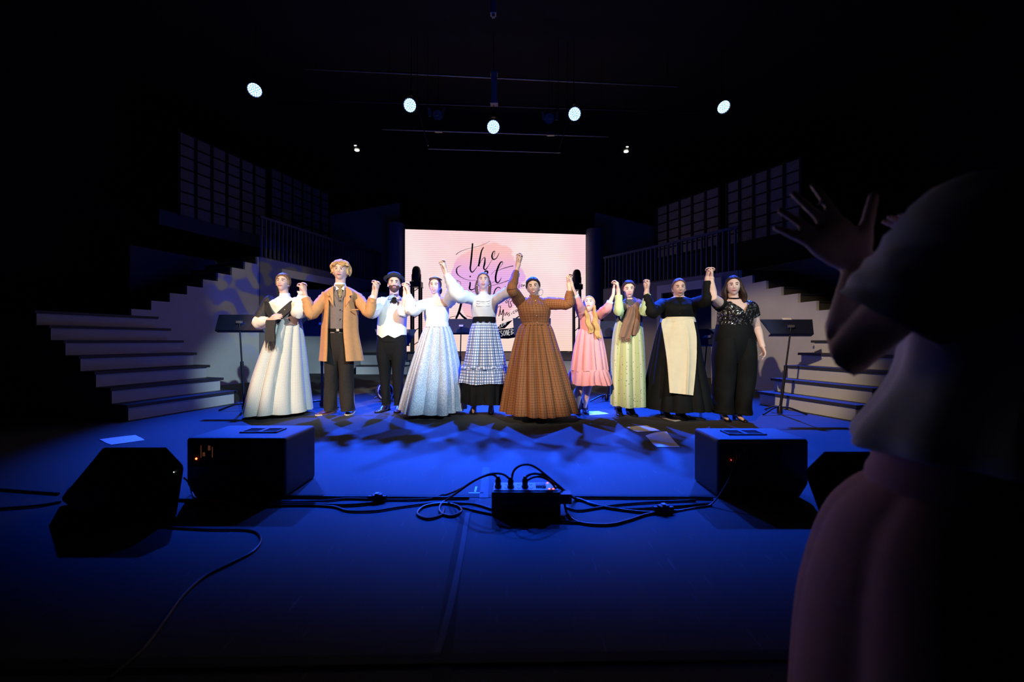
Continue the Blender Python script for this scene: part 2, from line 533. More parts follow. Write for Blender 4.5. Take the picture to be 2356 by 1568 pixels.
def flat(name, label, a, b, z0, z1, material, z1b=None, th=0.06):
    m = MB(); wall_slab(m, a, b, z0, z1, th, z1b)
    return tag(m.build(name, material, None, False), label, 'scenery flat')
OL = lambda Y: -9.97 + 0.35 * Y
flat('scenery_flat', 'dim navy flat behind the upper steps of the leaf-lit stairs', (OL(7.6), 7.6), (OL(11.0), 11.0), 0.0, 2.72, SETNAVY)
flat('scenery_flat', 'pale flat standing inside the doorway beside the tan-coated man', (-5.9, 10.95), (-5.02, 10.95), 0, 2.3, SETWHITE)
flat('scenery_flat', 'grey flat between the tan-coated man and the bowler-hat man', (-4.72, 11.5), (-3.56, 11.5), 0.0, 2.3, SETGREY)
flat('scenery_flat', 'narrow white flat edge beside the sequinned woman\'s raised arm', (4.13, 8.24), (4.28, 8.20), 0, 1.75, SETWHITE)
flat('scenery_flat', 'angled dim flat rising behind the column next to the screen, bowler-hat side', (-5.9, 12.9), (-3.55, 12.6), 0.6, 4.95, SETGREY, 5.25)
flat('scenery_flat', 'angled dim flat rising behind the column next to the screen, apron side', (2.62, 12.6), (4.6, 12.9), 0.6, 4.95, SETGREY, 4.6)
flat('scenery_flat', 'dark navy back flat inside the doorway behind the apron woman', (2.9, 10.9), (4.9, 9.6), 0, 2.2, SETNAVY)
flat('scenery_flat', 'dark navy back flat inside the doorway behind the shawl woman', (-6.9, 10.2), (-5.92, 11.0), 0, 2.6, SETNAVY)
flat('scenery_flat', 'dim navy flat far up the stairs beside the clapping hand', (5.9, 6.7), (5.2, 8.9), 0.0, 2.45, SETNAVY)

PANE = mat('lattice_pane', (0.16, 0.15, 0.16), 0.5)
def lattice(name, label, a, b, z0, z1, cols, rows):
    root = thing(name, label, 'window', (a[0], a[1], z0))
    A = Vector((*a, 0)); B = Vector((*b, 0)); d = (B - A).normalized(); L = (B - A).length
    n = Vector((-d.y, d.x, 0)); n = n if n.dot(-A) > 0 else -n
    ang = math.atan2(d.y, d.x); R = Matrix.Rotation(ang, 3, 'Z')
    pw = L / cols; ph = (z1 - z0) / rows
    fr = MB()
    for i in range(cols + 1):
        fr.box(A + d * pw * i + Vector((0, 0, (z0 + z1) / 2)), (0.05, 0.06, z1 - z0 + 0.04), R)
    for j in range(rows + 1):
        fr.box(A + d * L / 2 + Vector((0, 0, z0 + ph * j)), (L, 0.055, 0.03), R)
    fr.build('frame', VOID, root, False)
    me = MB().box((0, 0, 0), (pw - 0.045, 0.02, ph - 0.028), R).mesh('pane', False); me.materials.append(PANE)
    for i in range(cols):
        for j in range(rows):
            o = link('pane', me, root)
            p = A + d * pw * (i + 0.5); o.location = (p.x, p.y, z0 + ph * (j + 0.5))
lattice('lattice_window', 'larger lattice window high above the leaf-lit stairs', (OL(8.39), 8.39), (OL(10.3), 10.3), 3.55, 5.32, 6, 7)
lattice('lattice_window', 'smaller-looking lattice window above the railing behind the tan-coated man', (OL(10.42), 10.42), (OL(12.3), 12.3), 3.70, 5.42, 6, 7)
RO = lambda Y: 5.88 - 0.58 * (Y - 8.1)
lattice('lattice_window', 'larger lattice window next to the clapping hand', (RO(8.1), 8.1), (RO(9.45), 9.45), 3.15, 4.62, 5, 6)
lattice('lattice_window', 'smaller-looking lattice window above the apron woman', (RO(9.6), 9.6), (RO(11.2), 11.2), 3.2, 4.62, 5, 6)
flat('gallery_fascia', 'black wall band under the lattice windows above the apron woman', (RO(8.0), 8.0), (RO(11.3), 11.3), 2.3, 3.14, VOID)
flat('gallery_fascia', 'dark navy fascia band under the large lattice window above the leaf-lit stairs', (OL(8.05), 8.05), (OL(10.6), 10.6), 3.25, 3.56, SETNAVY)

def column(x, y, r, z1, label):
    m = MB(); m.lathe([(r, 0.565), (r, z1 - 0.02), (r - 0.02, z1)], (x, y, 0), n=40)
    tag(m.build('column', mat('column_paint', (0.10, 0.10, 0.15), 0.7)), label, 'column')
c0 = W(912, 784, 11.25); c1 = W(1367.5, 784, 11.65)
column(c0.x, c0.y, 0.245, 4.2, 'round dark column at the screen edge behind the bowler-hat man')
column(c1.x, c1.y, 0.25, 4.15, 'round dark column at the screen edge behind the girl in pink')

# ------------------------------------------------------------------ platform under the screen
pl = thing('stage_platform', 'low platform with brown nosing and pale front under the screen', 'platform', (-0.4, 10.7, 0))
MB().box((-0.45, 12.6, 0.28), (8.4, 3.3, 0.56)).build('platform_body', SETGREY, pl, False)
MB().box((-0.40, 10.87, 0.19), (4.7, 0.16, 0.37)).build('front_panel', SETWHITE, pl, False)
MB().box((-0.40, 10.83, 0.48), (4.8, 0.28, 0.2)).build('nosing', mat('brown_nosing', (0.16, 0.12, 0.12), 0.7), pl, False)
for nm, x0, x1, lab in (('platform_step', -4.15, -2.80, 'two white steps behind the bowler-hat man\'s legs'), ('platform_step', 2.05, 3.75, 'two grey-white steps behind the woman in green')):
    s = thing(nm, lab, 'steps', ((x0 + x1) / 2, 10.5, 0))
    MB().box(((x0 + x1) / 2, 10.75, 0.11), (x1 - x0, 0.3, 0.215)).build('lower_riser', SETWHITE, s, False)
    MB().box(((x0 + x1) / 2, 10.735, 0.228), (x1 - x0 + 0.02, 0.36, 0.02)).build('lower_tread', TREAD, s, False)
    MB().box(((x0 + x1) / 2, 10.93, 0.375), (x1 - x0, 0.06, 0.27)).build('upper_riser', SETWHITE, s, False)
    MB().box(((x0 + x1) / 2, 11.0, 0.535), (x1 - x0 + 0.02, 0.26, 0.05)).build('upper_tread', TREAD, s, False)

# ------------------------------------------------------------------ LED screen with the show title
SA = W(932, 784, 11.05); SB = W(1347.5, 784, 11.62)
SA.z = 0.60; SB.z = 0.60
STOP = H + 257 / F * 11.05
sd = (SB - SA).normalized(); sn = Vector((sd.y, -sd.x, 0))
sn = sn if sn.y < 0 else -sn
SL = (SB - SA).length
def screen_material():
    m = bpy.data.materials.new('led_screen'); m.use_nodes = True
    nt = m.node_tree; nt.nodes.remove(nt.nodes['Principled BSDF'])
    em = nt.nodes.new('ShaderNodeEmission'); out = nt.nodes['Material Output']
    nt.links.new(em.outputs[0], out.inputs[0])
    uv = nt.nodes.new('ShaderNodeUVMap'); uv.uv_map = 'UVMap'
    sp = nt.nodes.new('ShaderNodeSeparateXYZ'); nt.links.new(uv.outputs[0], sp.inputs[0])
    u, v = sp.outputs[0], sp.outputs[1]
    n1 = nt.nodes.new('ShaderNodeTexNoise'); n1.inputs['Scale'].default_value = 0.55; n1.inputs['Detail'].default_value = 5
    n2 = nt.nodes.new('ShaderNodeTexNoise'); n2.inputs['Scale'].default_value = 1.6; n2.inputs['Detail'].default_value = 6
    nt.links.new(uv.outputs[0], n1.inputs['Vector']); nt.links.new(uv.outputs[0], n2.inputs['Vector'])
    def ramp(x, a, b):
        mr = nt.nodes.new('ShaderNodeMapRange'); mr.interpolation_type = 'SMOOTHSTEP'
        mr.inputs[1].default_value = a; mr.inputs[2].default_value = b
        nt.links.new(x, mr.inputs[0]); return mr.outputs[0]
    c = mix(nt, ramp(n1.outputs['Fac'], 0.35, 0.65), (1.0, 0.66, 0.70), (1.0, 0.80, 0.80))
    c = mix(nt, math_node(nt, 'MULTIPLY', ramp(n2.outputs['Fac'], 0.5, 0.75), 0.5), c, (1.0, 0.74, 0.62))
    # peach towards the foot of the artwork
    c = mix(nt, math_node(nt, 'MULTIPLY', ramp(v, 1.3, 0.0), 0.55), c, (1.0, 0.70, 0.48))
    # watercolour disc behind the title
    du = math_node(nt, 'DIVIDE', math_node(nt, 'SUBTRACT', u, 2.28), 0.98)
    dv = math_node(nt, 'DIVIDE', math_node(nt, 'SUBTRACT', v, 1.98), 1.12)
    r = math_node(nt, 'SQRT', math_node(nt, 'ADD', math_node(nt, 'POWER', du, 2.0), math_node(nt, 'POWER', dv, 2.0)))
    r = math_node(nt, 'ADD', r, math_node(nt, 'MULTIPLY', math_node(nt, 'SUBTRACT', n2.outputs['Fac'], 0.5), 0.7))
    blob = ramp(r, 1.02, 0.97)
    bc = mix(nt, ramp(v, 2.9, 2.1), (1.0, 0.52, 0.50), (0.80, 0.40, 0.85))
    bc = mix(nt, ramp(v, 1.7, 1.0), bc, (1.0, 0.52, 0.55))
    c = mix(nt, math_node(nt, 'MULTIPLY', blob, 0.85), c, bc)
    # LED module rows
    rows = math_node(nt, 'SINE', math_node(nt, 'MULTIPLY', v, 2 * math.pi / 0.055))
    rows = math_node(nt, 'MULTIPLY_ADD', rows, 0.12, 0.97)
    st = math_node(nt, 'MULTIPLY', rows, 1.0)
    nt.links.new(c, em.inputs['Color']); nt.links.new(st, em.inputs['Strength'])
    return m
scr = thing('led_screen', 'bright pink LED screen showing brush-lettered show title', 'screen', (SA + SB) / 2)
m = MB(); up = Vector((0, 0, 1)); hgt = STOP - 0.60
m.add([SA, SB, SB + up * hgt, SA + up * hgt], [(0, 1, 2, 3)], [[(0, 0), (SL, 0), (SL, hgt), (0, hgt)]])
m.build('display', screen_material(), scr, False)
m = MB(); m.prism([SA - sn * 0.01, SB - sn * 0.01, SB - sn * 0.01 + up * hgt, SA - sn * 0.01 + up * hgt], -sn * 0.1)
m.build('cabinet', BLACKMET, scr, False)
INK = mat('screen_ink', (0.004, 0.004, 0.005), 0.6)
def S5(x, y, off=0.012):
    """point of the artwork, read in enlarged-crop units, on the screen plane"""
    px = 1020 + x * 0.16582; py = 540 + y * 0.16582
    ray = Vector(((px - CX) / F, 1, -(py - CY) / F)); o = Vector((0, 0, H))
    t = (SA - o).dot(sn) / ray.dot(sn)
    return o + ray * t + sn * off
K = 0.16582 / F * 11.3
def strokes(name, lst, material, off=0.012, label=None):
    mb = MB()
    for pts, w in lst:
        P = catmull([S5(x, y, off) for x, y in pts], 8)
        if isinstance(w, tuple):
            ws = [w[min(int(i / len(P) * (len(w) - 1)), len(w) - 2)] + (w[min(int(i / len(P) * (len(w) - 1)), len(w) - 2) + 1] - w[min(int(i / len(P) * (len(w) - 1)), len(w) - 2)]) * (i / len(P) * (len(w) - 1) % 1) for i in range(len(P))]
        else: ws = [w] * len(P)
        mb.ribbon(P, [x * K for x in ws], sn, 0.004)
    return mb.build(name, material, scr, False, label)
strokes('lettering_the', [
    ([(175, 275), (230, 235), (320, 200), (400, 180), (500, 155), (590, 120), (645, 85)], (9, 4, 4, 3)),
    ([(406, 118), (396, 250), (382, 390), (374, 475), (398, 518), (440, 482), (490, 405), (508, 370)], (20, 24, 22, 14, 5, 3)),
    ([(560, 172), (530, 225), (506, 340), (490, 438)], (12, 18, 24, 22)),
    ([(492, 425), (540, 340), (576, 318), (574, 390), (560, 460), (582, 484), (620, 440), (652, 385), (700, 300), (716, 232), (690, 240), (674, 300), (692, 340), (735, 325), (774, 255)], (6, 8, 24, 16, 6, 4, 10, 22, 14, 6)),
], INK, label='black brush lettering reading The')
strokes('lettering_gift', [
    ([(248, 425), (200, 450), (182, 492), (200, 550), (270, 600), (360, 630), (450, 632)], (4, 12, 18, 8, 5, 3)),
    ([(155, 652), (200, 636), (240, 660), (242, 692)], (8, 6, 4)),
    ([(372, 567), (374, 588)], 18),
    ([(372, 655), (370, 700), (362, 742), (390, 764), (440, 742)], (20, 22, 18, 8)),
    ([(300, 805), (350, 770), (378, 720)], (4, 5)), ([(330, 815), (420, 790), (490, 760)], (4, 4)),
    ([(262, 745), (268, 780)], 12),
    ([(565, 525), (590, 503), (616, 515), (600, 550)], (14, 22, 18)),
    ([(665, 552), (700, 510), (780, 455), (822, 400), (818, 374), (790, 390), (752, 470), (726, 580), (732, 650), (760, 662), (790, 625), (806, 590)], (4, 4, 8, 24, 26, 14, 4)),
    ([(745, 500), (850, 460), (972, 430)], (4, 9, 11)), ([(668, 706), (800, 670), (915, 628)], (4, 8, 9)), ([(676, 668), (722, 636)], (5, 4)),
    ([(1022, 268), (1062, 260), (1100, 292)], (8, 12, 9)),
], INK, label='black brush lettering reading Gift')
strokes('lettering_subtitle', [
    ([(794, 742), (760, 728), (722, 758), (696, 830)], (10, 14, 16)),
    ([(860, 710), (853, 760)], 8),
    ([(1008, 688), (1032, 682)], 6), ([(1018, 660), (1012, 712), (1028, 722)], 7), ([(1052, 690), (1046, 738)], 8), ([(1056, 668), (1058, 674)], 8),
    ([(1092, 688), (1076, 700), (1084, 716), (1098, 704), (1092, 688)], 7), ([(1112, 690), (1110, 716), (1126, 692), (1134, 714)], 7),
    ([(884, 905), (864, 925), (874, 946), (892, 928), (884, 905)], 8), ([(940, 868), (905, 920), (915, 1000), (945, 985), (930, 935), (962, 905)], (8, 12, 8)),
    ([(735, 1045), (752, 1010), (792, 988), (784, 1060), (768, 1130)], (5, 8, 14)), ([(788, 1000), (800, 1110), (832, 1036), (826, 1130), (818, 1190), (842, 1160)], (8, 10, 14, 12, 5)),
    ([(852, 1078), (856, 1120), (882, 1072), (884, 1112), (898, 1100)], 8), ([(925, 1078), (902, 1090), (922, 1110), (900, 1130)], 8),
    ([(948, 1080), (950, 1104)], 8), ([(990, 1052), (968, 1066), (974, 1090), (994, 1078)], 8), ([(1022, 1036), (1002, 1050), (1010, 1070), (1030, 1040), (1034, 1066)], 8),
    ([(1120, 880), (1140, 868), (1160, 884)], 8),
], INK, label='smaller black script under the title')
strokes('drawn_figure', [
    ([(192, 888), (140, 930), (92, 978)], (16, 22)), ([(252, 935), (226, 1040), (205, 1100), (174, 1165)], (30, 34, 24)),
    ([(222, 1075), (270, 1130), (322, 1172)], (22, 34)), ([(78, 1165), (118, 1135), (180, 1126)], (6, 7)), ([(316, 1124), (370, 1136), (412, 1156)], (6, 6)),
], INK, label='black painted strokes at the foot of the title')
ban = MB()
for poly in ([(748, 1292), (790, 1240), (965, 1178), (905, 1242), (850, 1296), (770, 1304)],
             [(762, 1312), (900, 1300), (985, 1282), (1090, 1240), (1092, 1385), (1010, 1420), (900, 1440), (785, 1438)]):
    ban.prism([S5(x, y, 0.012) for x, y in poly], sn * 0.003)
ban.prism([S5(x, y, 0.012) for x, y in ((990, 1160), (1062, 1112), (1072, 1124), (1002, 1172))], sn * 0.003)
ban.build('banner', INK, scr, False, 'dark ribbon banner')
INKW = mat('screen_ink_white', (0.8, 0.8, 0.8), 0.6, emit=(1, 0.95, 0.9), estr=0.7)
def L(pts, x, y, w, h, sl=-0.45, sk=0.1):
    return [(x + a * w, y - b * h + a * w * sl) for a, b in pts]
wl = []
x, y = 778, 1285
for g_ in ([[(0, 1), (0, 0), (0.8, 0)]], [[(0.9, 1), (0, 1), (0, 0), (0.9, 0)], [(0, 0.5), (0.7, 0.5)]], [[(0, 0), (0.5, 1), (1, 0)], [(0.2, 0.4), (0.8, 0.4)]], [[(0, 0), (0, 1), (0.9, 1)], [(0, 0.5), (0.7, 0.5)]]):
    for s_ in g_: wl.append((L(s_, x, y, 22, 40), 5))
    x += 28; y -= 13
x, y = 775, 1412
for g_, w in (([[(0.5, 1.1), (0.3, 0.85)]], 14), ([[(1, 0.9), (0.2, 1), (0.1, 0.65), (0.9, 0.4), (0.8, 0), (0, 0.1)]], 26), ([[(0.5, 1), (0, 0.5), (0.5, 0), (1, 0.5), (0.5, 1)]], 32), ([[(0, 0), (0, 1), (0.9, 0), (0.9, 1)]], 28),
              ([[(0.9, 1), (0, 1), (0, 0), (0.9, 0)], [(0, 0.5), (0.7, 0.5)]], 26), ([[(0, 0), (0, 1), (0.8, 0.8), (0.1, 0.5), (0.9, 0.25), (0, 0)]], 40), ([[(0, 0.4), (0.1, 0.1), (0.6, 0.1), (0.7, 0.4)]], 24)):
    for s_ in g_: wl.append((L(s_, x, y, w * 0.85, 74, -0.2), 6))
    x += w + 8; y -= 6
strokes('banner_lettering', wl, INKW, 0.018, 'white capitals on the ribbon banner')

# ------------------------------------------------------------------ truss totems with moving-head lamps
ALU = mat('truss_aluminium', (0.45, 0.45, 0.47), 0.35, 0.9)
DARKALU = mat('truss_black', (0.03, 0.03, 0.035), 0.4, 0.6)
def truss(mb, x, y, z0, z1, w, r=0.022):
    c = [(x + a * w / 2, y + b * w / 2) for a, b in ((-1, -1), (1, -1), (1, 1), (-1, 1))]
    for p in c: mb.tube([(p[0], p[1], z0), (p[0], p[1], z1)], r, 8)
    n = max(2, int((z1 - z0) / (w * 1.1)))
    for i in range(n):
        za = z0 + (z1 - z0) * i / n; zb = z0 + (z1 - z0) * (i + 1) / n
        for k in range(4):
            a, b = c[k], c[(k + 1) % 4]
            if i % 2: a, b = b, a
            mb.tube([(a[0], a[1], za), (b[0], b[1], zb)], r * 0.5, 6)
def totem(px, top, Y, z0, label, label2, w):
    p = W(px, 784, Y); zt = H + (784 - top) / F * Y
    t = thing('truss_totem', label, 'truss', (p.x, Y, z0))
    m = MB(); c = [(p.x + a * w / 2, Y + b * w / 2) for a, b in ((-1, -1), (1, -1), (1, 1), (-1, 1))]
    for q in c:
        MB().tube([(q[0], q[1], z0 + 0.03), (q[0], q[1], zt)], 0.03, 10).build('chord', DARKALU, t)
    for i in range(5):
        zz = z0 + 0.2 + (zt - z0 - 0.3) * i / 4
        m.tube([(c[3][0], c[3][1], zz), (c[2][0], c[2][1], zz + 0.15)], 0.012, 6)
    m.build('lacing', DARKALU, t)
    MB().box((p.x, Y, z0 + 0.015), (w + 0.3, w + 0.3, 0.03)).build('base_plate', DARKALU, t, False)
    MB().box((p.x, Y, zt + 0.01), (w + 0.1, w + 0.1, 0.02)).build('top_plate', DARKALU, t, False)
    h = thing('moving_head_light', label2, 'stage light', (p.x, Y, zt + 0.02))
    MB().box((p.x, Y, zt + 0.085), (0.30, 0.26, 0.13)).build('lamp_base', PLASTIC, h, False)
    for s in (-1, 1):
        MB().prism([(p.x + s * 0.1, Y - 0.04, zt + 0.15), (p.x + s * 0.1, Y + 0.04, zt + 0.15), (p.x + s * 0.1, Y + 0.03, zt + 0.36), (p.x + s * 0.1, Y - 0.03, zt + 0.36)], (s * 0.025, 0, 0)).build('yoke_arm', PLASTIC, h, False)
    m = MB(); m.lathe([(0.05, 0.15), (0.085, 0.17), (0.108, 0.26), (0.118, 0.36), (0.115, 0.46), (0.09, 0.54), (0.05, 0.575)], (p.x, Y, zt), n=28)
    m.build('lamp_head', PLASTIC, h)
totem(958, 661, 10.85, 0.575, 'dark two-metre truss totem before the screen, behind the bowler-hat man', 'black moving-head lamp on the totem beside the bowler-hat man', 0.22)
totem(1327, 667, 11.2, 0.575, 'dark truss totem before the screen, behind the girl in pink', 'black moving-head lamp on the totem above the girl in pink', 0.17)
p = W(1482, 784, 10.35)
t = thing('box_truss', 'silver box truss upright between the green and apron women', 'truss', (p.x, 10.35, 0))
m = MB(); truss(m, p.x, 10.35, 0.05, 1.52, 0.42, 0.025); m.build('truss_frame', ALU, t)
MB().box((p.x, 10.35, 0.0265), (0.6, 0.5, 0.045)).build('base_plate', ALU, t, False)

# ------------------------------------------------------------------ overhead rig
def pipe(label, a, b, r, mt=None):
    m = MB(); m.tube([a, b], r, 10); mt = mt or mat('pipe_steel', (0.25, 0.23, 0.22), 0.4, 0.8)
    t = thing('lighting_pipe', label, 'pipe', (a + b) / 2)
    m.build('pipe_tube', mt, t)
    for f in (0.03, 0.97):
        q = a.lerp(b, f); MB().tube([q, Vector((q.x, q.y, 7.24))], 0.005, 6).build('hanger', BLACKMET, t)
pipe('lower steel lighting pipe under the two barn-door lamps', W(880, 297, 8.7), W(1400, 314, 9.0), 0.016)
pipe('upper steel lighting pipe across the top of the rig', W(700, 158, 8.4), W(1560, 199, 8.8), 0.02)
pipe('dim lamp-bar pipe behind the middle blue lamp', W(560, 225, 8.35), W(1720, 262, 8.85), 0.02, BLACKMET)
pipe('thin sloping brace pipe beside the lamp over the bowler-hat man', W(960, 245, 8.3), W(985, 335, 8.3), 0.012)
pipe('thin sloping brace pipe beside the lamp over the girl in pink', W(1306, 275, 8.4), W(1284, 352, 8.4), 0.012)
pipe('thin rear pipe below the barn-door lamps', W(985, 342, 9.0), W(1290, 351, 9.2), 0.012)
m = MB(); p = W(1137, 168, 8.3); q = W(1137, 240, 8.3)
m.box((p + q) / 2, (0.12, 0.10, (p - q).z)); m.tube([p, Vector((p.x, p.y, 7.24))], 0.008, 6)
m.box(q + Vector((0, 0, 0.02)), (0.16, 0.13, 0.05)); m.box(p + Vector((0, 0, -0.02)), (0.15, 0.12, 0.04))
tag(m.build('drop_bracket', mat('bracket_grey', (0.25, 0.24, 0.24), 0.6), None, False), 'grey drop bracket above the middle blue lamp', 'bracket')
m = MB(); p = W(1135, 0, 6.8); m.box(p + Vector((0, 0, 0.0)), (0.1, 0.1, 0.5)); m.tube([p, Vector((p.x, p.y, 7.24))], 0.008, 6); m.box(p + Vector((0, 0, -0.27)), (0.05, 0.05, 0.06))
tag(m.build('drop_bracket', MATS['bracket_grey'], None, False), 'dim hanging bracket at the very top of the picture', 'bracket')

LEDM = mat('led_glow', (0.7, 0.8, 1.0), 0.4, emit=(0.42, 0.66, 1.0), estr=3.0)
LENSM = mat('led_lens', (0.02, 0.05, 0.3), 0.3, emit=(0.10, 0.35, 1.0), estr=1.0)
names = ['over the stair panel', 'over the bowler-hat man', 'lowest, over the middle of the stage', 'over the brown-dressed woman', 'over the sequinned woman']
for (px, py, Y), t_, nm in zip(LAMPS, LAMP_AIM, names):
    p = W(px, py, Y); d = (Vector(t_) - p).normalized()
    if px in (586, 1665): d = (d + Vector((0.25 if px > 1178 else -0.1, -0.2, 0.1))).normalized()
    else: d = (d + Vector((-d.x, -0.5, 0.35))).normalized()
    t = thing('stage_lamp', 'round blue-white LED stage lamp ' + nm, 'stage light', p, 'blue LED lamps on the rig')
    m = MB(); m.lathe([(0.06, -0.26), (0.10, -0.24), (0.125, -0.16), (0.128, 0.0), (0.135, 0.02), (0.128, 0.02), (0.124, -0.01)], p, d, 32, (True, False)); m.build('housing', PLASTIC, t)
    m = MB(); m.lathe([(0.124, -0.02), (0.001, -0.02)], p, d, 32, (False, True)); m.build('lens_plate', LENSM, t)
    a = d.orthogonal().normalized(); b = d.cross(a)
    m = MB()
    for rr, cnt in ((0.0, 1), (0.04, 6), (0.074, 12), (0.108, 18)):
        for k in range(cnt):
            an = 2 * math.pi * k / cnt
            m.ell(p + a * rr * math.cos(an) + b * rr * math.sin(an) - d * 0.012, (0.0155, 0.0155, 0.0155), 8, 6)
    o = m.build('led_array', LEDM, t); o['kind'] = 'stuff'
    s = d.cross(Vector((0, 0, 1))).normalized()
    y0 = p - d * 0.12
    MB().tube(catmull([y0 - s * 0.135, y0 - s * 0.15 + Vector((0, 0, 0.15)), y0 + Vector((0, 0, 0.22)), y0 + s * 0.15 + Vector((0, 0, 0.15)), y0 + s * 0.135], 6), 0.012, 6).build('yoke', BLACKMET, t)
    MB().box(y0 + Vector((0, 0, 0.26)), (0.06, 0.06, 0.1)).build('clamp', BLACKMET, t, False)
    MB().tube([y0 + Vector((0, 0, 0.3)), Vector((y0.x, y0.y, 7.24))], 0.008, 6).build('drop_rod', BLACKMET, t)
for px, py, nm in ((1006, 262, 'barn-door lamp between the bowler-hat side and middle blue lamps'), (1264, 270, 'barn-door lamp between the middle and brown-dress side blue lamps')):
    p = W(px, py, 8.85); t = thing('barn_door_lamp', 'unlit black ' + nm, 'stage light', p)
    d = Vector((0, -0.75, -0.66))
    m = MB(); m.lathe([(0.07, -0.3), (0.10, -0.25), (0.11, 0.0)], p + Vector((0, 0.05, 0)), d, 20); m.build('lamp_body', BLACKMET, t)
    for sx in (-1, 1):
        q = p + Vector((sx * 0.13, -0.1, -0.05))
        MB().prism([q + Vector((0, 0, 0.11)), q + Vector((sx * 0.06, -0.03, 0.13)), q + Vector((sx * 0.035, -0.03, -0.08)), q + Vector((-sx * 0.02, 0, -0.06))], (0, 0.006, 0)).build('barn_door', mat('barn_door_grey', (0.35, 0.33, 0.33), 0.4, 0.5), t, False)
    q = p + Vector((0.0, -0.1, -0.06)); MB().prism([q + Vector((-0.04, 0, 0)), q + Vector((0.03, 0, 0.02)), q + Vector((0.05, 0, -0.03)), q + Vector((-0.01, 0, -0.04))], (0, 0.006, 0)).build('barn_door', MATS['barn_door_grey'], t, False)
    MB().tube([p + Vector((0, 0.1, -0.1)), p + Vector((0.03, 0.0, -0.33))], 0.02, 8).build('yoke', BLACKMET, t)
    MB().tube([p + Vector((0, 0.12, 0.0)), Vector((p.x, p.y + 0.12, 7.24))], 0.008, 6).build('drop_rod', BLACKMET, t)
    MB().box(p + Vector((0.03, 0.0, -0.37)), (0.16, 0.06, 0.07)).build('clamp', MATS['pipe_steel'], t, False)
GLOW = mat('work_light_glow', (1, 1, 0.9), 0.4, emit=(1.0, 0.95, 0.8), estr=6)
for px, py, nm in ((822, 345, 'bowler-hat man'), (1440, 348, 'woman in green')):
    p = W(px, py, 10.5); t = thing('work_light', 'tiny lit white work light high above the ' + nm, 'light', p)
    m = MB(); m.lathe([(0.03, 0.10), (0.06, 0.09), (0.13, 0.0), (0.125, -0.005)], p, (0, 0, 1), 20); m.build('shade', BLACKMET, t)
    MB().ell(p + Vector((0, -0.02, -0.015)), (0.06, 0.05, 0.022), 14, 8).build('bulb', GLOW, t)
    MB().ell(p + Vector((0, -0.13, 0.055)), (0.035, 0.012, 0.012), 12, 6).build('bulb_reflection', GLOW, t)  # glowing ellipse that stands in for the bulb's reflection on the shade
    MB().tube([p + Vector((0, 0, 0.1)), Vector((p.x, p.y, 7.24))], 0.008, 6).build('stem', BLACKMET, t)
# ------------------------------------------------------------------ music stands
STANDM = mat('stand_desk', (0.012, 0.016, 0.045), 0.5, 0.2)
def music_stand(px, base_y, desk, label, yaw=0.0, tilt=0.45, skew=0.0):
    """px, base_y: foot on the floor; desk = (left, right, top, bottom) in photograph pixels"""
    b = fl(px, base_y); Y = b.y
    xl, xr, yt, yb = desk
    w = (xr - xl) / F * Y; zc = H - ((yt + yb) / 2 - CY) / F * Y; hh = (yb - yt) / F * Y / math.cos(tilt)
    cx = ((xl + xr) / 2 - CX) / F * Y
    t = thing('music_stand', label, 'music stand', b, 'black music stands on stage')
    R = Matrix.Rotation(yaw, 3, 'Z') @ Matrix.Rotation(-tilt, 3, 'X')
    c = Vector((cx, Y - 0.02, zc))
    m = MB(); k = 0.06 + skew
    m.prism([c + R @ Vector((x * w / 2, 0, z * hh / 2)) for x, z in ((-1, 1), (1, 1), (1 - k, -1), (-1 + k, -1))], R @ Vector((0, 0.008, 0)))
    m.build('desk', STANDM, t, False)
    m = MB(); a = c + R @ Vector((-(1 - k) * w / 2, 0, -hh / 2)); e = c + R @ Vector(((1 - k) * w / 2, 0, -hh / 2))
    m.prism([a, e, e + R @ Vector((0, 0.008, 0)), a + R @ Vector((0, 0.008, 0))], R @ Vector((0, 0.0, -0.008)))
    m.prism([a, e, e + R @ Vector((0, 0.055, 0)), a + R @ Vector((0, 0.055, 0))], R @ Vector((0, 0.0, -0.008)))
    m.build('ledge', STANDM, t, False)
    top = c + Vector((0, -0.035, -0.0)); foot = Vector((b.x, Y, 0.02))
    midp = foot.lerp(top, 0.52)
    MB().tube([foot, midp], 0.016, 10).build('lower_pole', BLACKMET, t)
    MB().tube([midp, top], 0.010, 10).build('upper_pole', BLACKMET, t)
    MB().tube([midp - Vector((0, 0, 0.03)), midp + Vector((0, 0, 0.03))], 0.02, 10).build('collar', BLACKMET, t)
    MB().box(top, (0.07, 0.03, 0.03)).build('desk_bracket', mat('bracket_chrome', (0.4, 0.4, 0.42), 0.3, 0.8), t, False)
    MB().lathe([(0.03, 0.0), (0.032, 0.04), (0.02, 0.09)], (b.x, Y, 0.01), n=14).build('hub', BLACKMET, t)
    for an in (math.radians(200), math.radians(-20), math.radians(90)):
        d = Vector((math.cos(an), math.sin(an), 0))
        P = catmull([Vector((b.x, Y, 0.085)), Vector((b.x, Y, 0.08)) + d * 0.1, Vector((b.x, Y, 0.035)) + d * 0.22, Vector((b.x, Y, 0.012)) + d * 0.28], 5)
        MB().tube(P, 0.011, 8).build('leg', BLACKMET, t)
    return t, c, R, w, hh
music_stand(563, 943, (500, 615, 723, 759), 'music stand with wide dark desk beside the shawl woman')
music_stand(741, 936, (690, 800, 721, 768), 'music stand between the shawl woman and the tan-coated man')
music_stand(905, 915, (862, 958, 757, 792), 'music stand behind the bowler-hat man\'s hips', 0.0, 0.3, 0.25)
music_stand(1057, 905, (1028, 1096, 733, 765), 'music stand between the white-bloused and blue-plaid women')
music_stand(1228, 905, (1180, 1268, 731, 770), 'music stand peeking out behind the brown-dressed woman\'s waist')
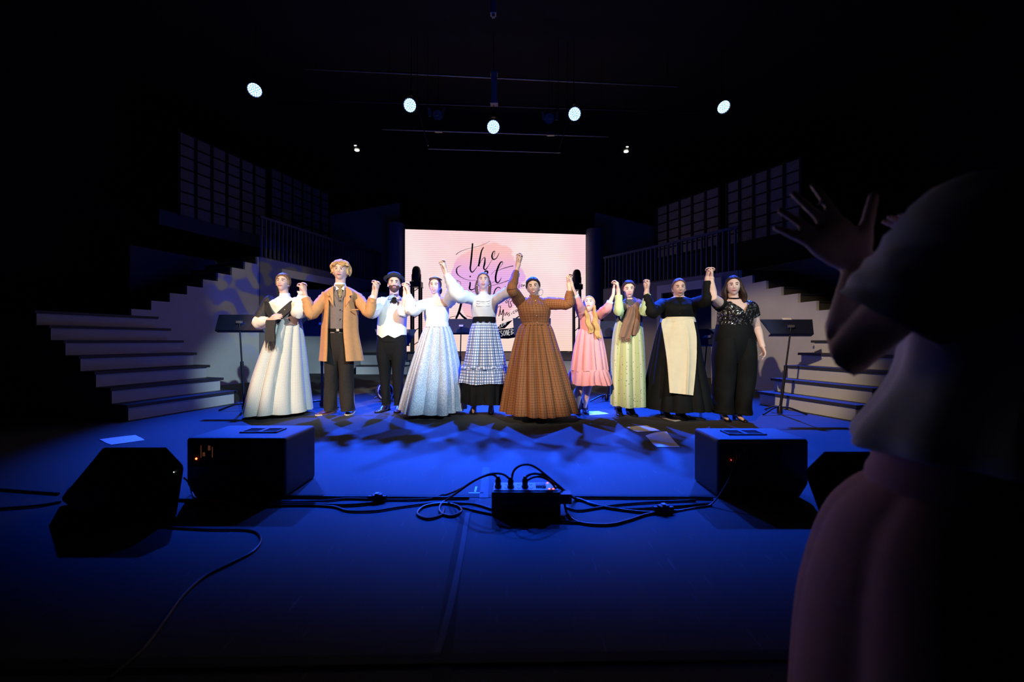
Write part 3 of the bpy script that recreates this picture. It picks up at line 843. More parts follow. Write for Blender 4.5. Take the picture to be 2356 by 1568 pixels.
music_stand(1396, 922, (1380, 1445, 738, 774), 'music stand between the girl in pink and the woman in green')
music_stand(1612, 945, (1590, 1655, 756, 791), 'music stand between the apron woman and the sequinned woman')
t8, c8, R8, w8, h8 = music_stand(1794, 952, (1752, 1874, 734, 767), 'music stand with wide dark desk standing alone near the stair foot', 0.0, 0.55, 0.14)
PAPER = mat('paper', (0.78, 0.76, 0.70), 0.8, var=0.03)
m = MB(); m.prism([c8 + R8 @ Vector((x, -0.006, z)) for x, z in ((-0.05, h8 / 2 - 0.01), (0.06, h8 / 2 - 0.01), (0.06, h8 / 2 + 0.015), (-0.05, h8 / 2 + 0.015))], R8 @ Vector((0, -0.004, 0)))
tag(m.build('paper_slip', PAPER, None, False), 'white paper slip on top of the lone music stand', 'paper')

# ------------------------------------------------------------------ papers on the floor
def sheet(corners, label, lift=0.0, seed=0):
    P = [fl(x, y, 0.004) for x, y in corners]
    n = 8; top = []; 
    vs = []; fs = []
    for i in range(n + 1):
        for j in range(n + 1):
            a = P[0].lerp(P[1], j / n); b = P[3].lerp(P[2], j / n); q = a.lerp(b, i / n)
            q.z = 0.004 + lift * max(0, (1 - i / n - 0.35)) * (0.5 + 0.5 * math.sin(2.2 * j / n + seed)) + 0.002 * math.sin(3 * j / n + i)
            q.z = max(q.z, 0.003)
            vs.append(q)
    k = len(vs); vs += [v - Vector((0, 0, 0.0015)) for v in vs]
    for i in range(n):
        for j in range(n):
            a = i * (n + 1) + j
            fs.append((a, a + 1, a + n + 2, a + n + 1)); fs.append((k + a, k + a + n + 1, k + a + n + 2, k + a + 1))
    tag(MB().add(vs, fs).build('paper_sheet', PAPER), label, 'paper', 'papers dropped on the stage')
sheet([(228, 1010), (312, 1000), (333, 1011), (256, 1023)], 'blue-lit paper sheet behind the nearest black wedge', 0.0)
sheet([(1352, 946), (1378, 945), (1402, 951), (1357, 955)], 'pale paper sheet beside the girl\'s lace-up boots', 0.0)
sheet([(1440, 982), (1488, 978), (1518, 989), (1468, 993.5)], 'cream paper sheet lying flat before the woman in green', 0.0)
sheet([(1485, 1007), (1534, 998), (1564, 1027), (1512, 1028)], 'creased paper sheet with a lifted corner, nearest to camera', 0.05, 0.4)
sheet([(1508, 956), (1560, 956), (1582, 964), (1553, 969.5)], 'cream paper sheet under the apron woman\'s boots', 0.0)

# ------------------------------------------------------------------ round prop behind the bowler-hat man
b = fl(884, 921); t = thing('round_prop', 'round black prop with pale rim and straps behind the bowler-hat man\'s legs', 'prop', b)
RIM = mat('prop_rim', (0.55, 0.55, 0.62), 0.5)
c = b + Vector((0, 0, 0.132)); ax = Vector((0.75, -0.62, 0.2)).normalized()
m = MB(); m.lathe([(0.05, -0.075), (0.10, -0.07), (0.128, -0.03), (0.13, 0.04), (0.118, 0.045), (0.11, 0.01), (0.02, 0.0)], c, ax, 32); m.build('shell', PLASTIC, t)
m = MB(); a_ = ax.orthogonal().normalized(); b_ = ax.cross(a_)
m.tube([c + ax * 0.045 + (a_ * math.cos(k * 0.2618) + b_ * math.sin(k * 0.2618)) * 0.125 for k in range(25)], 0.008, 8, False); m.build('rim', RIM, t)
for s in (-0.5, 0.4):
    m = MB(); m.tube(catmull([c + ax * 0.045 - b_ * 0.12 + a_ * s * 0.05, c + ax * 0.06 + a_ * s * 0.1, c + ax * 0.045 + b_ * 0.115 + a_ * s * 0.09], 6), 0.007, 6); m.build('strap', RIM, t)

# ------------------------------------------------------------------ loudspeakers on the floor
GRILL = mat('speaker_paint', (0.014, 0.015, 0.018), 0.5, var=0.25, scale=180, bump=0.12)
LEDRED = mat('red_led', (0.3, 0.02, 0.01), 0.4, emit=(1.0, 0.06, 0.02), estr=18)
WARMGLOW = mat('painted_warm_glow', (0.35, 0.14, 0.06), 0.6, emit=(1.0, 0.35, 0.12), estr=0.06)  # warm light on the panel marks, put into colour and faint emission
LEGEND = mat('panel_print', (0.20, 0.12, 0.09), 0.6)
def bevel(o, w, seg=3):
    md = o.modifiers.new('bevel', 'BEVEL'); md.width = w; md.segments = seg; md.limit_method = 'ANGLE'
    return o
def cabinet(x0, x1, y0, y1, h, cut, mirror, label):
    """powered speaker lying on its side, connector panel towards the camera; cut = bevelled lower corner on the outer side"""
    t = thing('loudspeaker', label, 'speaker', ((x0 + x1) / 2, (y0 + y1) / 2, 0))
    if not mirror: prof = [(x0 + cut, 0), (x1, 0), (x1, h), (x0, h), (x0, cut * 1.6)]
    else: prof = [(x0, 0), (x1 - cut, 0), (x1, cut * 1.6), (x1, h), (x0, h)]
    m = MB(); m.prism([(x, y0, z) for x, z in prof], (0, y1 - y0, 0)); bevel(m.build('cabinet', GRILL, t, False), 0.018)
    px = x0 + 0.03 if not mirror else x0 + 0.04
    # handle recess on the top
    hx = (x0 + x1) / 2 + (0.05 if not mirror else -0.03); hy = (y0 + y1) / 2
    m = MB()
    for a, b_, c_, d_ in ((-0.11, 0.11, -0.055, -0.045), (-0.11, 0.11, 0.045, 0.055), (-0.11, -0.1, -0.055, 0.055), (0.1, 0.11, -0.055, 0.055), (-0.012, 0.012, -0.05, 0.05)):
        m.box((hx + (a + b_) / 2, hy + (c_ + d_) / 2, h + 0.003), (b_ - a, d_ - c_, 0.008))
    m.build('handle_rim', GRILL, t, False)
    for s in (-1, 1):
        MB().box((hx + s * 0.056, hy, h + 0.0012), (0.086, 0.088, 0.003)).build('handle_recess', VOID, t, False)
    # connector panel
    MB().box((px + 0.16, y0 - 0.002, h - 0.09), (0.31, 0.006, 0.14)).build('connector_panel', VOID, t, False)
    m = MB(); m.ell((px + 0.035, y0 - 0.006, h - 0.115), (0.005, 0.004, 0.005), 8, 6); m.build('status_led', LEDRED, t)
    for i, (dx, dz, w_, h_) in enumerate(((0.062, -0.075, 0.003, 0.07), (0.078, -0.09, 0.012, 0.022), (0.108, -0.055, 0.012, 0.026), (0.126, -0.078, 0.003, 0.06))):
        MB().box((px + dx, y0 - 0.006, h + dz), (w_, 0.003, h_)).build('panel_mark', WARMGLOW if not mirror else LEGEND, t, False)  # marks on the panel; the amber glow imitates warm light falling there
    for dx, dz, w_, h_ in ((0.19, -0.08, 0.075, 0.075), (0.25, -0.055, 0.05, 0.03), (0.25, -0.095, 0.06, 0.05)):
        m = MB()
        for a in (-1, 1):
            m.box((px + dx + a * w_ / 2, y0 - 0.006, h + dz), (0.002, 0.003, h_)); m.box((px + dx, y0 - 0.006, h + dz + a * h_ / 2), (w_, 0.003, 0.002))
        m.build('input_frame', LEGEND, t, False)
    for k in range(3):
        m = MB(); m.lathe([(0.012, 0), (0.012, 0.006), (0.008, 0.008)], (px + 0.17 + 0.03 * k, y0 - 0.005, h - 0.08), (0, -1, 0), 12); m.build('socket', PLASTIC, t)
    for q in ((x0 + 0.12, y0 + 0.06), (x1 - 0.12, y0 + 0.06), (x0 + 0.12, y1 - 0.06), (x1 - 0.12, y1 - 0.06)):
        pass
    return t
SUBY = 2.25
xl = (427 - CX) / F * SUBY; xr = (656 - CX) / F * SUBY
cabinet(xl, xr, SUBY, 2.60, 0.342, 0.05, False, 'box-shaped black loudspeaker with amber connector panel, nearer the shawl woman')
xl = (1652 - CX) / F * SUBY; xr = (1862 - CX) / F * SUBY
cabinet(xl, xr, SUBY, 2.55, 0.335, 0.05, True, 'box-shaped black loudspeaker with red light, in front of the sequinned woman')
def wedge(px_pts, Y, D, label, led=None):
    P = [W(x, y, Y) for x, y in px_pts]
    zmin = min(p.z for p in P)
    for p in P: p.z -= zmin
    t = thing('monitor_wedge', label, 'speaker', (sum(p.x for p in P) / len(P), Y, 0))
    m = MB()
    cx_ = sum(p.x for p in P) / len(P); dr = Vector((cx_, Y, 0)).normalized() * D
    zmax = max(p.z for p in P)
    back = [Vector((p.x, p.y, min(p.z, 0.07 + 0.03 * p.z / zmax))) + dr for p in P]
    m.loft([[*P], back]); bevel(m.build('cabinet', GRILL, t, False), 0.015)
    c = sum(P, Vector()) / len(P)
    MB().box((c.x, Y - 0.002, c.z - 0.05), (0.2, 0.006, 0.12)).build('connector_plate', VOID, t, False)
    MB().box((c.x, Y - 0.006, c.z + 0.03), (0.12, 0.012, 0.03)).build('carry_handle', PLASTIC, t, False)
    if led:
        q = W(led[0], led[1], Y - 0.004); q.z -= zmin
        MB().ell(q, (0.0022, 0.0022, 0.0022), 8, 6).build('pilot_led', mat('white_led', (1, 1, 1), 0.4, emit=(0.9, 1, 0.9), estr=2), t)
wedge([(236, 1026), (383, 1026), (424, 1070), (406, 1190), (190, 1190), (138, 1150)], 2.01, 0.3, 'many-sided black monitor wedge lowest at the picture edge of the stage', (400, 1086))
wedge([(1896, 1036), (2090, 1036), (2150, 1090), (2130, 1190), (1888, 1190), (1850, 1082)], 2.01, 0.3, 'many-sided black monitor wedge beside the clapping person')

# ------------------------------------------------------------------ stage box with plugs
t = thing('power_box', 'black power distribution box with sockets at the stage front', 'power box', (0.08, 2.07, 0))
Yb = 2.02
A = W(1131, 1132, Yb); B = W(1290, 1132, Yb)
zt = A.z
m = MB(); m.prism([(A.x, Yb, 0.004), (B.x, Yb, 0.004), (B.x, Yb, zt), (A.x, Yb, zt)], (0, 0.135, 0)); bevel(m.build('housing', PLASTIC, t, False), 0.006)
TOPP = mat('socket_plate', (0.42, 0.42, 0.46), 0.5)
MB().box(((A.x + B.x) / 2, Yb + 0.072, zt + 0.002), (B.x - A.x - 0.02, 0.11, 0.006)).build('socket_plate', TOPP, t, False)
for k in range(4):
    for r_ in range(2):
        x = A.x + 0.075 + k * 0.064; y = Yb + 0.045 + r_ * 0.05
        m = MB()
        for dx in (-0.006, 0.006): m.box((x + dx, y, zt + 0.0055), (0.003, 0.010, 0.002))
        m.ell((x, y - 0.010, zt + 0.0055), (0.003, 0.003, 0.0015), 8, 4)
        m.build('socket', VOID, t, False)
for k in range(6):
    MB().box((A.x + 0.232 + k * 0.009, Yb + 0.07, zt + 0.010), (0.006, 0.04, 0.012)).build('breaker_switch', PLASTIC, t, False)
for dx, dy in ((0.296, 0.03), (0.316, 0.03), (0.294, 0.115), (0.318, 0.115)):
    MB().ell((A.x + dx, Yb + dy, zt + 0.007), (0.006, 0.005, 0.004), 10, 6).build('indicator_light', mat('pink_led', (0.6, 0.2, 0.2), 0.3, emit=(1.0, 0.25, 0.28), estr=1.6), t)
MB().box((A.x + 0.085, Yb - 0.002, zt - 0.05), (0.08, 0.003, 0.022)).build('name_plate', mat('name_plate_dark', (0.03, 0.03, 0.032), 0.4), t, False)
m = MB()
q = (A.x + 0.26, Yb - 0.003, zt - 0.05)
m.tube([Vector(q) + Vector((math.cos(a) * 0.026, 0, math.sin(a) * 0.026)) for a in [math.pi * k / 10 for k in range(11)]], 0.0015, 5)
m.tube([Vector(q) + Vector((-0.026, 0, 0)), Vector(q) + Vector((-0.026, 0, -0.03)), Vector(q) + Vector((0.026, 0, -0.03)), Vector(q) + Vector((0.026, 0, 0))], 0.0015, 5)
m.build('embossed_crest', MATS['name_plate_dark'], t, False)
MB().box((B.x + 0.03, Yb + 0.05, zt - 0.045), (0.06, 0.05, 0.05)).build('inlet_plug', PLASTIC, t, False)
plug_x = []
for k, (pxx, py0) in enumerate(((1146, 1100), (1175, 1102), (1208, 1100))):
    b = W(pxx, 1128, Yb + 0.055); b.z = zt + 0.005
    tp = W(pxx, py0, Yb + 0.06)
    q = thing('power_plug', ['ribbed plug furthest along the power box, cable looping away from the speakers', 'ribbed plug in the middle of the power box with two cables', 'ribbed plug nearest the red lights on the power box'][k], 'plug', b, 'plugs in the power box')
    m = MB()
    pts = [b, b.lerp(tp, 0.25), b.lerp(tp, 0.3), b.lerp(tp, 0.5), b.lerp(tp, 0.55), b.lerp(tp, 0.8), tp]
    m.tube(pts, [0.018, 0.018, 0.0145, 0.0145, 0.0155, 0.0155, 0.011], 12); m.build('plug_body', PLASTIC, q)
    MB().tube([tp, tp + Vector((0, 0, 0.012))], [0.011, 0.008], 10).build('strain_relief', CABLE, q)
    plug_x.append(tp)

# ------------------------------------------------------------------ cables
def cable(label, pts, r=0.006, name='power_cable'):
    P = []
    for p in pts:
        if len(p) == 2:
            q = fl(p[0], p[1], r + 0.001)
        else:
            q = W(p[0], p[1], p[2])
            q.z = max(q.z, r + 0.001)
        P.append(q)
    C = catmull(P, 7)
    for q in C: q.z = max(q.z, r + 0.001)
    tag(MB().tube(C, r, 8).build(name, CABLE), label, 'cable', 'black cables along the stage front')
cable('cable arching from the first plug down to the floor cables', [(1147, 1101, 2.08), (1131, 1091, 2.08), (1099, 1101, 2.08), (1066, 1121, 2.12), (1025, 1138), (984, 1147), (895, 1149), (800, 1146), (735, 1152), (600, 1156)])
cable('coiled cable looping on the floor beside the power box', [(1174, 1103, 2.08), (1156, 1090, 2.08), (1127, 1090, 2.08), (1090, 1106, 2.08), (1058, 1128, 2.1), (1025, 1152), (1011, 1167), (1017, 1181), (1042, 1186), (1062, 1174), (1050, 1162), (1017, 1157), (976, 1164), (960, 1181), (984, 1192), (1015, 1184), (1022, 1170)])
cable('highest cable loop over the power box', [(1177, 1103, 2.08), (1182, 1083, 2.08), (1196, 1071, 2.08), (1215, 1068, 2.08), (1233, 1075, 2.08), (1253, 1090, 2.08), (1286, 1117, 2.09), (1323, 1146), (1359, 1158), (1400, 1167), (1465, 1176), (1514, 1178)])
cable('cable bending from the third plug towards the red-lit speaker', [(1207, 1103, 2.08), (1215, 1093, 2.08), (1233, 1089, 2.08), (1258, 1097, 2.08), (1294, 1126, 2.1), (1327, 1148), (1376, 1162), (1433, 1170), (1514, 1166), (1637, 1158)], 0.007)
cable('cable dropping from the third plug into a low sweep before the box', [(1212, 1105, 2.08), (1229, 1097, 2.08), (1249, 1098, 2.08), (1270, 1112, 2.08), (1296, 1150, 2.06), (1304, 1179), (1323, 1197), (1359, 1205), (1408, 1205), (1449, 1195), (1494, 1181), (1555, 1174)])
cable('cable curving low in front of the coiled cable', [(600, 1164), (690, 1161), (764, 1164), (801, 1174), (862, 1174), (915, 1166), (968, 1159), (1009, 1156), (1086, 1158), (1131, 1170)])
cable('straight cable running to the red-lit speaker along the floor seam', [(1323, 1142), (1450, 1143), (1560, 1143), (1640, 1145)], 0.008)
cable('straight cable lying behind the coil towards the amber speaker', [(610, 1140), (760, 1142), (900, 1143), (1080, 1144)], 0.008)
cable('cable passing just below the front of the power box', [(1062, 1166), (1131, 1181), (1209, 1192), (1290, 1198), (1360, 1203)])
cable('short cable curling out beside the power box', [(1300, 1165), (1330, 1173), (1370, 1168), (1420, 1160), (1500, 1154), (1600, 1150)])
cable('thin cable snaking to the picture foot from the amber speaker', [(390, 1212), (480, 1217), (575, 1219), (600, 1238), (585, 1265), (540, 1290), (470, 1325), (420, 1370), (380, 1425), (330, 1490), (250, 1560)], 0.005)
cable('thin cable hanging from the red-lit speaker to the floor', [(1683, 1045, 2.235), (1684, 1083, 2.2), (1668, 1118, 2.17), (1647, 1149, 2.15), (1628, 1163), (1588, 1169), (1540, 1178)], 0.004)
cable('cable leaving the picture behind the many-sided wedge, upper one', [(-40, 1122), (65, 1130), (135, 1135)], 0.007)
cable('cable leaving the picture behind the many-sided wedge, lower one', [(-40, 1172), (81, 1163), (141, 1153)], 0.007)
cable('cable drooping between the wedge and the amber speaker', [(423, 1098, 2.3), (436, 1112, 2.32), (443, 1136), (455, 1150), (520, 1158), (600, 1160)], 0.005)
cable('flat bundle cable under the amber speaker', [(408, 1148), (470, 1152), (560, 1159), (700, 1158), (800, 1160), (868, 1154)], 0.008)
for px, py, lab in ((868, 1153, 'cable connector block on the floor towards the amber speaker'), (1526, 1179, 'cable connector block on the floor towards the red-lit speaker')):
    p = fl(px, py); t = thing('cable_connector', lab, 'connector', p)
    bevel(MB().box(p + Vector((0, 0, 0.022)), (0.055, 0.04, 0.04), Matrix.Rotation(0.4, 3, 'Z')).build('connector_body', PLASTIC, t, False), 0.006)
    MB().tube([p + Vector((-0.05, 0.0, 0.02)), p + Vector((0.05, 0.0, 0.02))], 0.014, 10).build('connector_collar', CABLE, t)
    MB().box(p + Vector((0, -0.004, 0.045)), (0.02, 0.02, 0.008)).build('connector_latch', RIM, t, False)

# ------------------------------------------------------------------ floor tape
TAPE = mat('gaffer_tape', (0.12, 0.12, 0.125), 0.7, spec=0.1)
TAPEW = mat('white_tape', (0.6, 0.6, 0.62), 0.6)
def tape(label, pts, w, material=TAPE, z=0.0015):
    P = catmull([fl(x, y) for x, y in pts], 6); 
    tag(MB().ribbon([p + Vector((0, 0, z)) for p in P], w, (0, 0, 1), 0.002).build('floor_tape', material, None, False), label, 'tape')
tape('long tape strip running from the power box to the picture foot', [(1083, 1150), (1068, 1200), (1050, 1290), (1034, 1400), (1020, 1500), (1012, 1600)], 0.05, mat('gaffer_tape_dark', (0.03, 0.03, 0.034), 0.7, spec=0.1))
tape('second tape strip overlapping the long tape strip', [(1076, 1180), (1060, 1280), (1030, 1420), (1000, 1520)], 0.022, TAPE, 0.0035)
tape('long seam tape crossing the picture foot', [(-600, 1538), (400, 1528), (1000, 1518), (1500, 1512), (2300, 1505)], 0.035, MATS['gaffer_tape_dark'], 0.0045)
tape('wide tape patch behind the power box', [(1113, 1145), (1116, 1105), (1118, 1075)], 0.05)
tape('white cross tape mark, long bar', [(1078, 1134), (1112, 1134)], 0.012, TAPEW)
tape('white cross tape mark, short bar', [(1093, 1132.5), (1096, 1120)], 0.012, TAPEW, 0.0035)
tape('long straight seam tape across the stage under the cables', [(620, 1141), (1100, 1141), (1700, 1141)], 0.04, MATS['gaffer_tape_dark'], 0.0014)
# ================================================================== people
# ---- head surface: unit head 0.232 m tall, face towards -Y, origin at eye level
def head_point(d):
    x, y, z = d.x * 0.074, d.y * 0.094, d.z * 0.116
    s = max(0.0, -d.z)
    front = smooth01((-d.y + 0.2) / 0.9)
    x *= 1 - 0.34 * s ** 1.6
    if d.y > 0: y *= 1 - 0.42 * s
    else: y *= 1 - 0.16 * s ** 2
    if d.z > 0: x *= 1 + 0.03 * d.z
    def gs(cx, cz, sx, sz): return math.exp(-((x - cx) / sx) ** 2 - ((z - cz) / sz) ** 2)
    out = 0.0
    if d.y < 0:
        out += 0.019 * gs(0, -0.030, 0.012, 0.014) + 0.009 * gs(0, -0.012, 0.010, 0.022)      # nose
        out += 0.005 * gs(0.013, -0.034, 0.007, 0.008) + 0.005 * gs(-0.013, -0.034, 0.007, 0.008)
        out -= 0.008 * gs(0.031, 0.002, 0.016, 0.011) + 0.008 * gs(-0.031, 0.002, 0.016, 0.011)  # sockets
        out += 0.003 * gs(0.03, 0.024, 0.022, 0.009) + 0.003 * gs(-0.03, 0.024, 0.022, 0.009)    # brow
        out += 0.004 * gs(0.040, -0.030, 0.018, 0.016) + 0.004 * gs(-0.040, -0.030, 0.018, 0.016)  # cheeks
        out += 0.006 * gs(0, -0.060, 0.024, 0.012) - 0.003 * gs(0, -0.078, 0.022, 0.007) + 0.007 * gs(0, -0.098, 0.020, 0.014)
    return Vector((x, y - out * front, z))

def face_y(x, z):
    """depth of the face surface at (x, z)"""
    lo, hi = 0.0, 1.0
    best = None
    zz = max(-0.98, min(0.98, z / 0.116))
    r = math.sqrt(max(0.0, 1 - zz * zz))
    f = 1 - 0.34 * max(0, -zz) ** 1.6
    dx = max(-0.98 * r, min(0.98 * r, x / (0.074 * f))) if r > 0 else 0
    dy = -math.sqrt(max(0.0, 1 - zz * zz - dx * dx))
    return head_point(Vector((dx, dy, zz))).y

def sphere_dirs(nu, nv):
    rows = []
    for i in range(1, nv):
        th = math.pi * i / nv
        rows.append([Vector((math.sin(th) * math.sin(2 * math.pi * j / nu), math.sin(th) * math.cos(2 * math.pi * j / nu), math.cos(th))) for j in range(nu)])
    return rows

def dirs_mesh(mb, fn, nu=56, nv=40):
    rows = sphere_dirs(nu, nv)
    vs = [fn(Vector((0, 0, 1)))] + [fn(d) for r in rows for d in r] + [fn(Vector((0, 0, -1)))]
    fs = []
    for j in range(nu):
        k = (j + 1) % nu
        fs.append((0, 1 + j, 1 + k)); e = 1 + (nv - 2) * nu
        fs.append((len(vs) - 1, e + k, e + j))
        for i in range(nv - 2):
            fs.append((1 + i * nu + j, 1 + (i + 1) * nu + j, 1 + (i + 1) * nu + k, 1 + i * nu + k))
    mb.add(vs, fs)

def hair_mask(d, top=0.74, side=1.28, low_side=-0.30, low_back=-0.62):
    az = math.atan2(abs(d.x), -d.y); el = math.asin(max(-1, min(1, d.z)))
    lim = side * math.sqrt(max(0.0, 1 - (el / top) ** 2)) if el > 0 else side
    if el >= top: lim = 0.0
    low = low_side + (low_back - low_side) * smooth01((az - 1.5) / 0.7)
    m1 = smooth01((az - lim) / 0.16) if el < top else 1.0
    m2 = smooth01((el - low) / 0.12)
    return m1 * m2

def arm_depth(sh, px, py, L, toward=-1):
    """depth at which the joint seen at (px, py) lies L from the shoulder, on the camera's side (toward=-1)"""
    best = sh.y; err = 9
    for k in range(60):
        Y = sh.y + toward * 0.30 * k / 59
        e = abs((W(px, py, Y) - sh).length - L)
        if e < err - 1e-4: err = e; best = Y
    return best

def finger_chain(base, d, n, lens, r0, r1, curl, mb):
    p = Vector(base); pts = [p.copy()]; ang = 0.0
    for L_, c in zip(lens, curl):
        ang += c
        p = p + (d * math.cos(ang) + n * math.sin(ang)) * L_
        pts.append(p.copy())
    rr = [r0 + (r1 - r0) * i / (len(pts) - 1) for i in range(len(pts))]
    mb.tube(pts, rr, 8, round_ends=True)
    return pts[-1], (d * math.cos(ang) + n * math.sin(ang))

def make_hand(mb, wrist, d, n, size=1.0, curl=(0.5, 0.7, 0.4), spread=0.05, thumb=1, thumb_out=0.7, thumb_curl=0.3):
    """wrist point, d = along the hand, n = out of the palm, thumb = side sign along s"""
    d = Vector(d).normalized(); n = Vector(n); n = (n - d * n.dot(d)).normalized(); s = d.cross(n) * thumb
    k = size; rings = []
    for t, w, th in ((-0.015, 0.027, 0.021), (0.01, 0.029, 0.021), (0.035, 0.037, 0.019), (0.065, 0.041, 0.017), (0.088, 0.040, 0.014), (0.096, 0.034, 0.010)):
        rings.append([wrist + d * t * k + s * math.cos(a) * w * k + n * math.sin(a) * th * k for a in [2 * math.pi * j / 16 for j in range(16)]])
    mb.loft(rings)
    tips = []
    for i, (off, ln) in enumerate(((0.029, 0.95), (0.010, 1.06), (-0.010, 1.0), (-0.028, 0.80))):
        fd = (d + s * (off / 0.03) * spread).normalized()
        b = wrist + (d * 0.084 + s * off) * k
        c = [x * (0.92 + 0.08 * i) for x in curl]
        tips.append(finger_chain(b, fd, n, [0.042 * ln * k, 0.026 * ln * k, 0.021 * ln * k], 0.0092 * k, 0.0070 * k, c, mb))
    b = wrist + (d * 0.026 + s * 0.026 + n * 0.004) * k
    td = (d * math.cos(thumb_out) + s * math.sin(thumb_out)).normalized()
    mb.tube([wrist + (d * 0.012 + s * 0.012) * k, b + td * 0.022 * k], [0.017 * k, 0.014 * k], 10, round_ends=True)
    tips.append(finger_chain(b + td * 0.015 * k, td, n, [0.028 * k, 0.030 * k, 0.016 * k], 0.0125 * k, 0.0085 * k, [thumb_curl * 0.5, thumb_curl, thumb_curl], mb))
    return tips

def remesh(mb, voxel, name):
    me = mb.mesh(name, False)
    tmp = bpy.data.objects.new('tmp', me); COL.objects.link(tmp)
    md = tmp.modifiers.new('r', 'REMESH'); md.mode = 'VOXEL'; md.voxel_size = voxel; md.use_smooth_shade = True
    sm = tmp.modifiers.new('s', 'SMOOTH'); sm.factor = 0.5; sm.iterations = 2
    dg = bpy.context.evaluated_depsgraph_get(); dg.update()
    out = bpy.data.meshes.new_from_object(tmp.evaluated_get(dg))
    bpy.data.objects.remove(tmp); bpy.data.meshes.remove(me)
    out.name = name
    return out

# ---- cloth from silhouettes: rows = (pixel y, left x, right x, half depth in m) at depth Y
def rings_of(rows, Y, nr, ns, pleat=None, dy=0.0, grow=0.0, arc=None, front_push=None):
    R = interp([tuple(r) for r in rows], nr); rings = []
    for i, (py, xl, xr, b) in enumerate(R):
        t = i / (nr - 1)
        cx = ((xl + xr) / 2 - CX) / F * Y; a = (xr - xl) / 2 / F * Y + grow; bb = b + grow
        z = H - (py - CY) / F * Y
        ring = []
        for j in range(ns if arc is None else ns + 1):
            th = math.pi / 2 + 2 * math.pi * j / ns if arc is None else arc[0] + (arc[1] - arc[0]) * j / ns
            dr = pleat(th, t) if pleat else 0.0
            c, s_ = math.cos(th), math.sin(th)
            yy = (bb + dr) * s_
            zz = z
            if front_push and s_ < 0: yy -= front_push(t) * (-s_) ** 2
            ring.append(Vector((cx + (a + dr) * c, Y + dy + yy, zz)))
        rings.append(ring)
    return rings

def pleats(n, amp, seed=0, start=0.0):
    """irregular hanging folds: rounded ridges parted by narrow valleys, deepening towards the hem"""
    rnd = random.Random(seed); N = 720; tab = [0.0] * N
    cs = []; a = 0.0
    while a < 1.0:
        st = (0.6 + 0.9 * rnd.random()) / n
        cs.append((a, st, 0.45 + 0.75 * rnd.random())); a += st
    tot = a
    for k in range(N):
        u = k / N * tot
        for (c, st, h) in cs:
            if c <= u < c + st:
                f = (u - c) / st; tab[k] = h * (math.sin(math.pi * f) ** 0.55) - 0.55
                break
    tab = [sum(tab[(k + q) % N] for q in range(-2, 3)) / 5 for k in range(N)]
    tw = (rnd.random() - 0.5) * 0.10; ph = rnd.random() * 6
    def f(th, t):
        k = 0.30 + 0.70 * smooth01(t)
        u = ((th + tw * t + 0.03 * math.sin(5 * t + 3 * th + ph)) / (2 * math.pi)) % 1.0 * N
        i0 = int(u) % N; fr = u - int(u)
        v = tab[i0] * (1 - fr) + tab[(i0 + 1) % N] * fr
        return amp * 2.6 * k * v
    return f

def skirt(root, name, rows, Y, material, n=18, amp=0.02, seed=0, start=0.0, nr=34, ns=120, thick=True, uv=True, label=None, dy=0.0, cap=False):
    m = MB(); R = rings_of(rows, Y, nr, ns, pleats(n, amp, seed, start), dy)
    hm = random.Random(seed + 7); ph = hm.random() * 6
    for j, p in enumerate(R[-1]): p.z += 0.006 * math.sin(5 * 2 * math.pi * j / ns + ph)
    m.loft(R, True, (cap, False), uv)
    o = m.build(name, material, root, True, label)
    return o

def bodice(root, name, rows, Y, material, push=0.0, at=0.45, uv=True, grow=0.0, label=None, fold=0.004, seed=0):
    m = MB()
    def pf(t): return push * math.exp(-((t - at) / 0.2) ** 2)
    rnd = random.Random(seed); a = rnd.random() * 6
    R = rings_of(rows, Y, 26, 48, lambda th, t: fold * math.sin(7 * th + a + 4 * t) * math.sin(9 * t + th), 0.0, grow, None, pf)
    m.loft(R, True, (True, True), uv)
    return m.build(name, material, root, True, label)

def sleeve(root, pts, radii, material, seed=0, wr=0.16, n=20, name='sleeve', label=None):
    P = catmull(pts, 6)
    rr = [r[0] for r in interp([(x,) for x in radii], len(P))]
    m = MB(); m.tube(P, rr, n, True, None, True, wr, seed)
    return m.build(name, material, root, True, label)

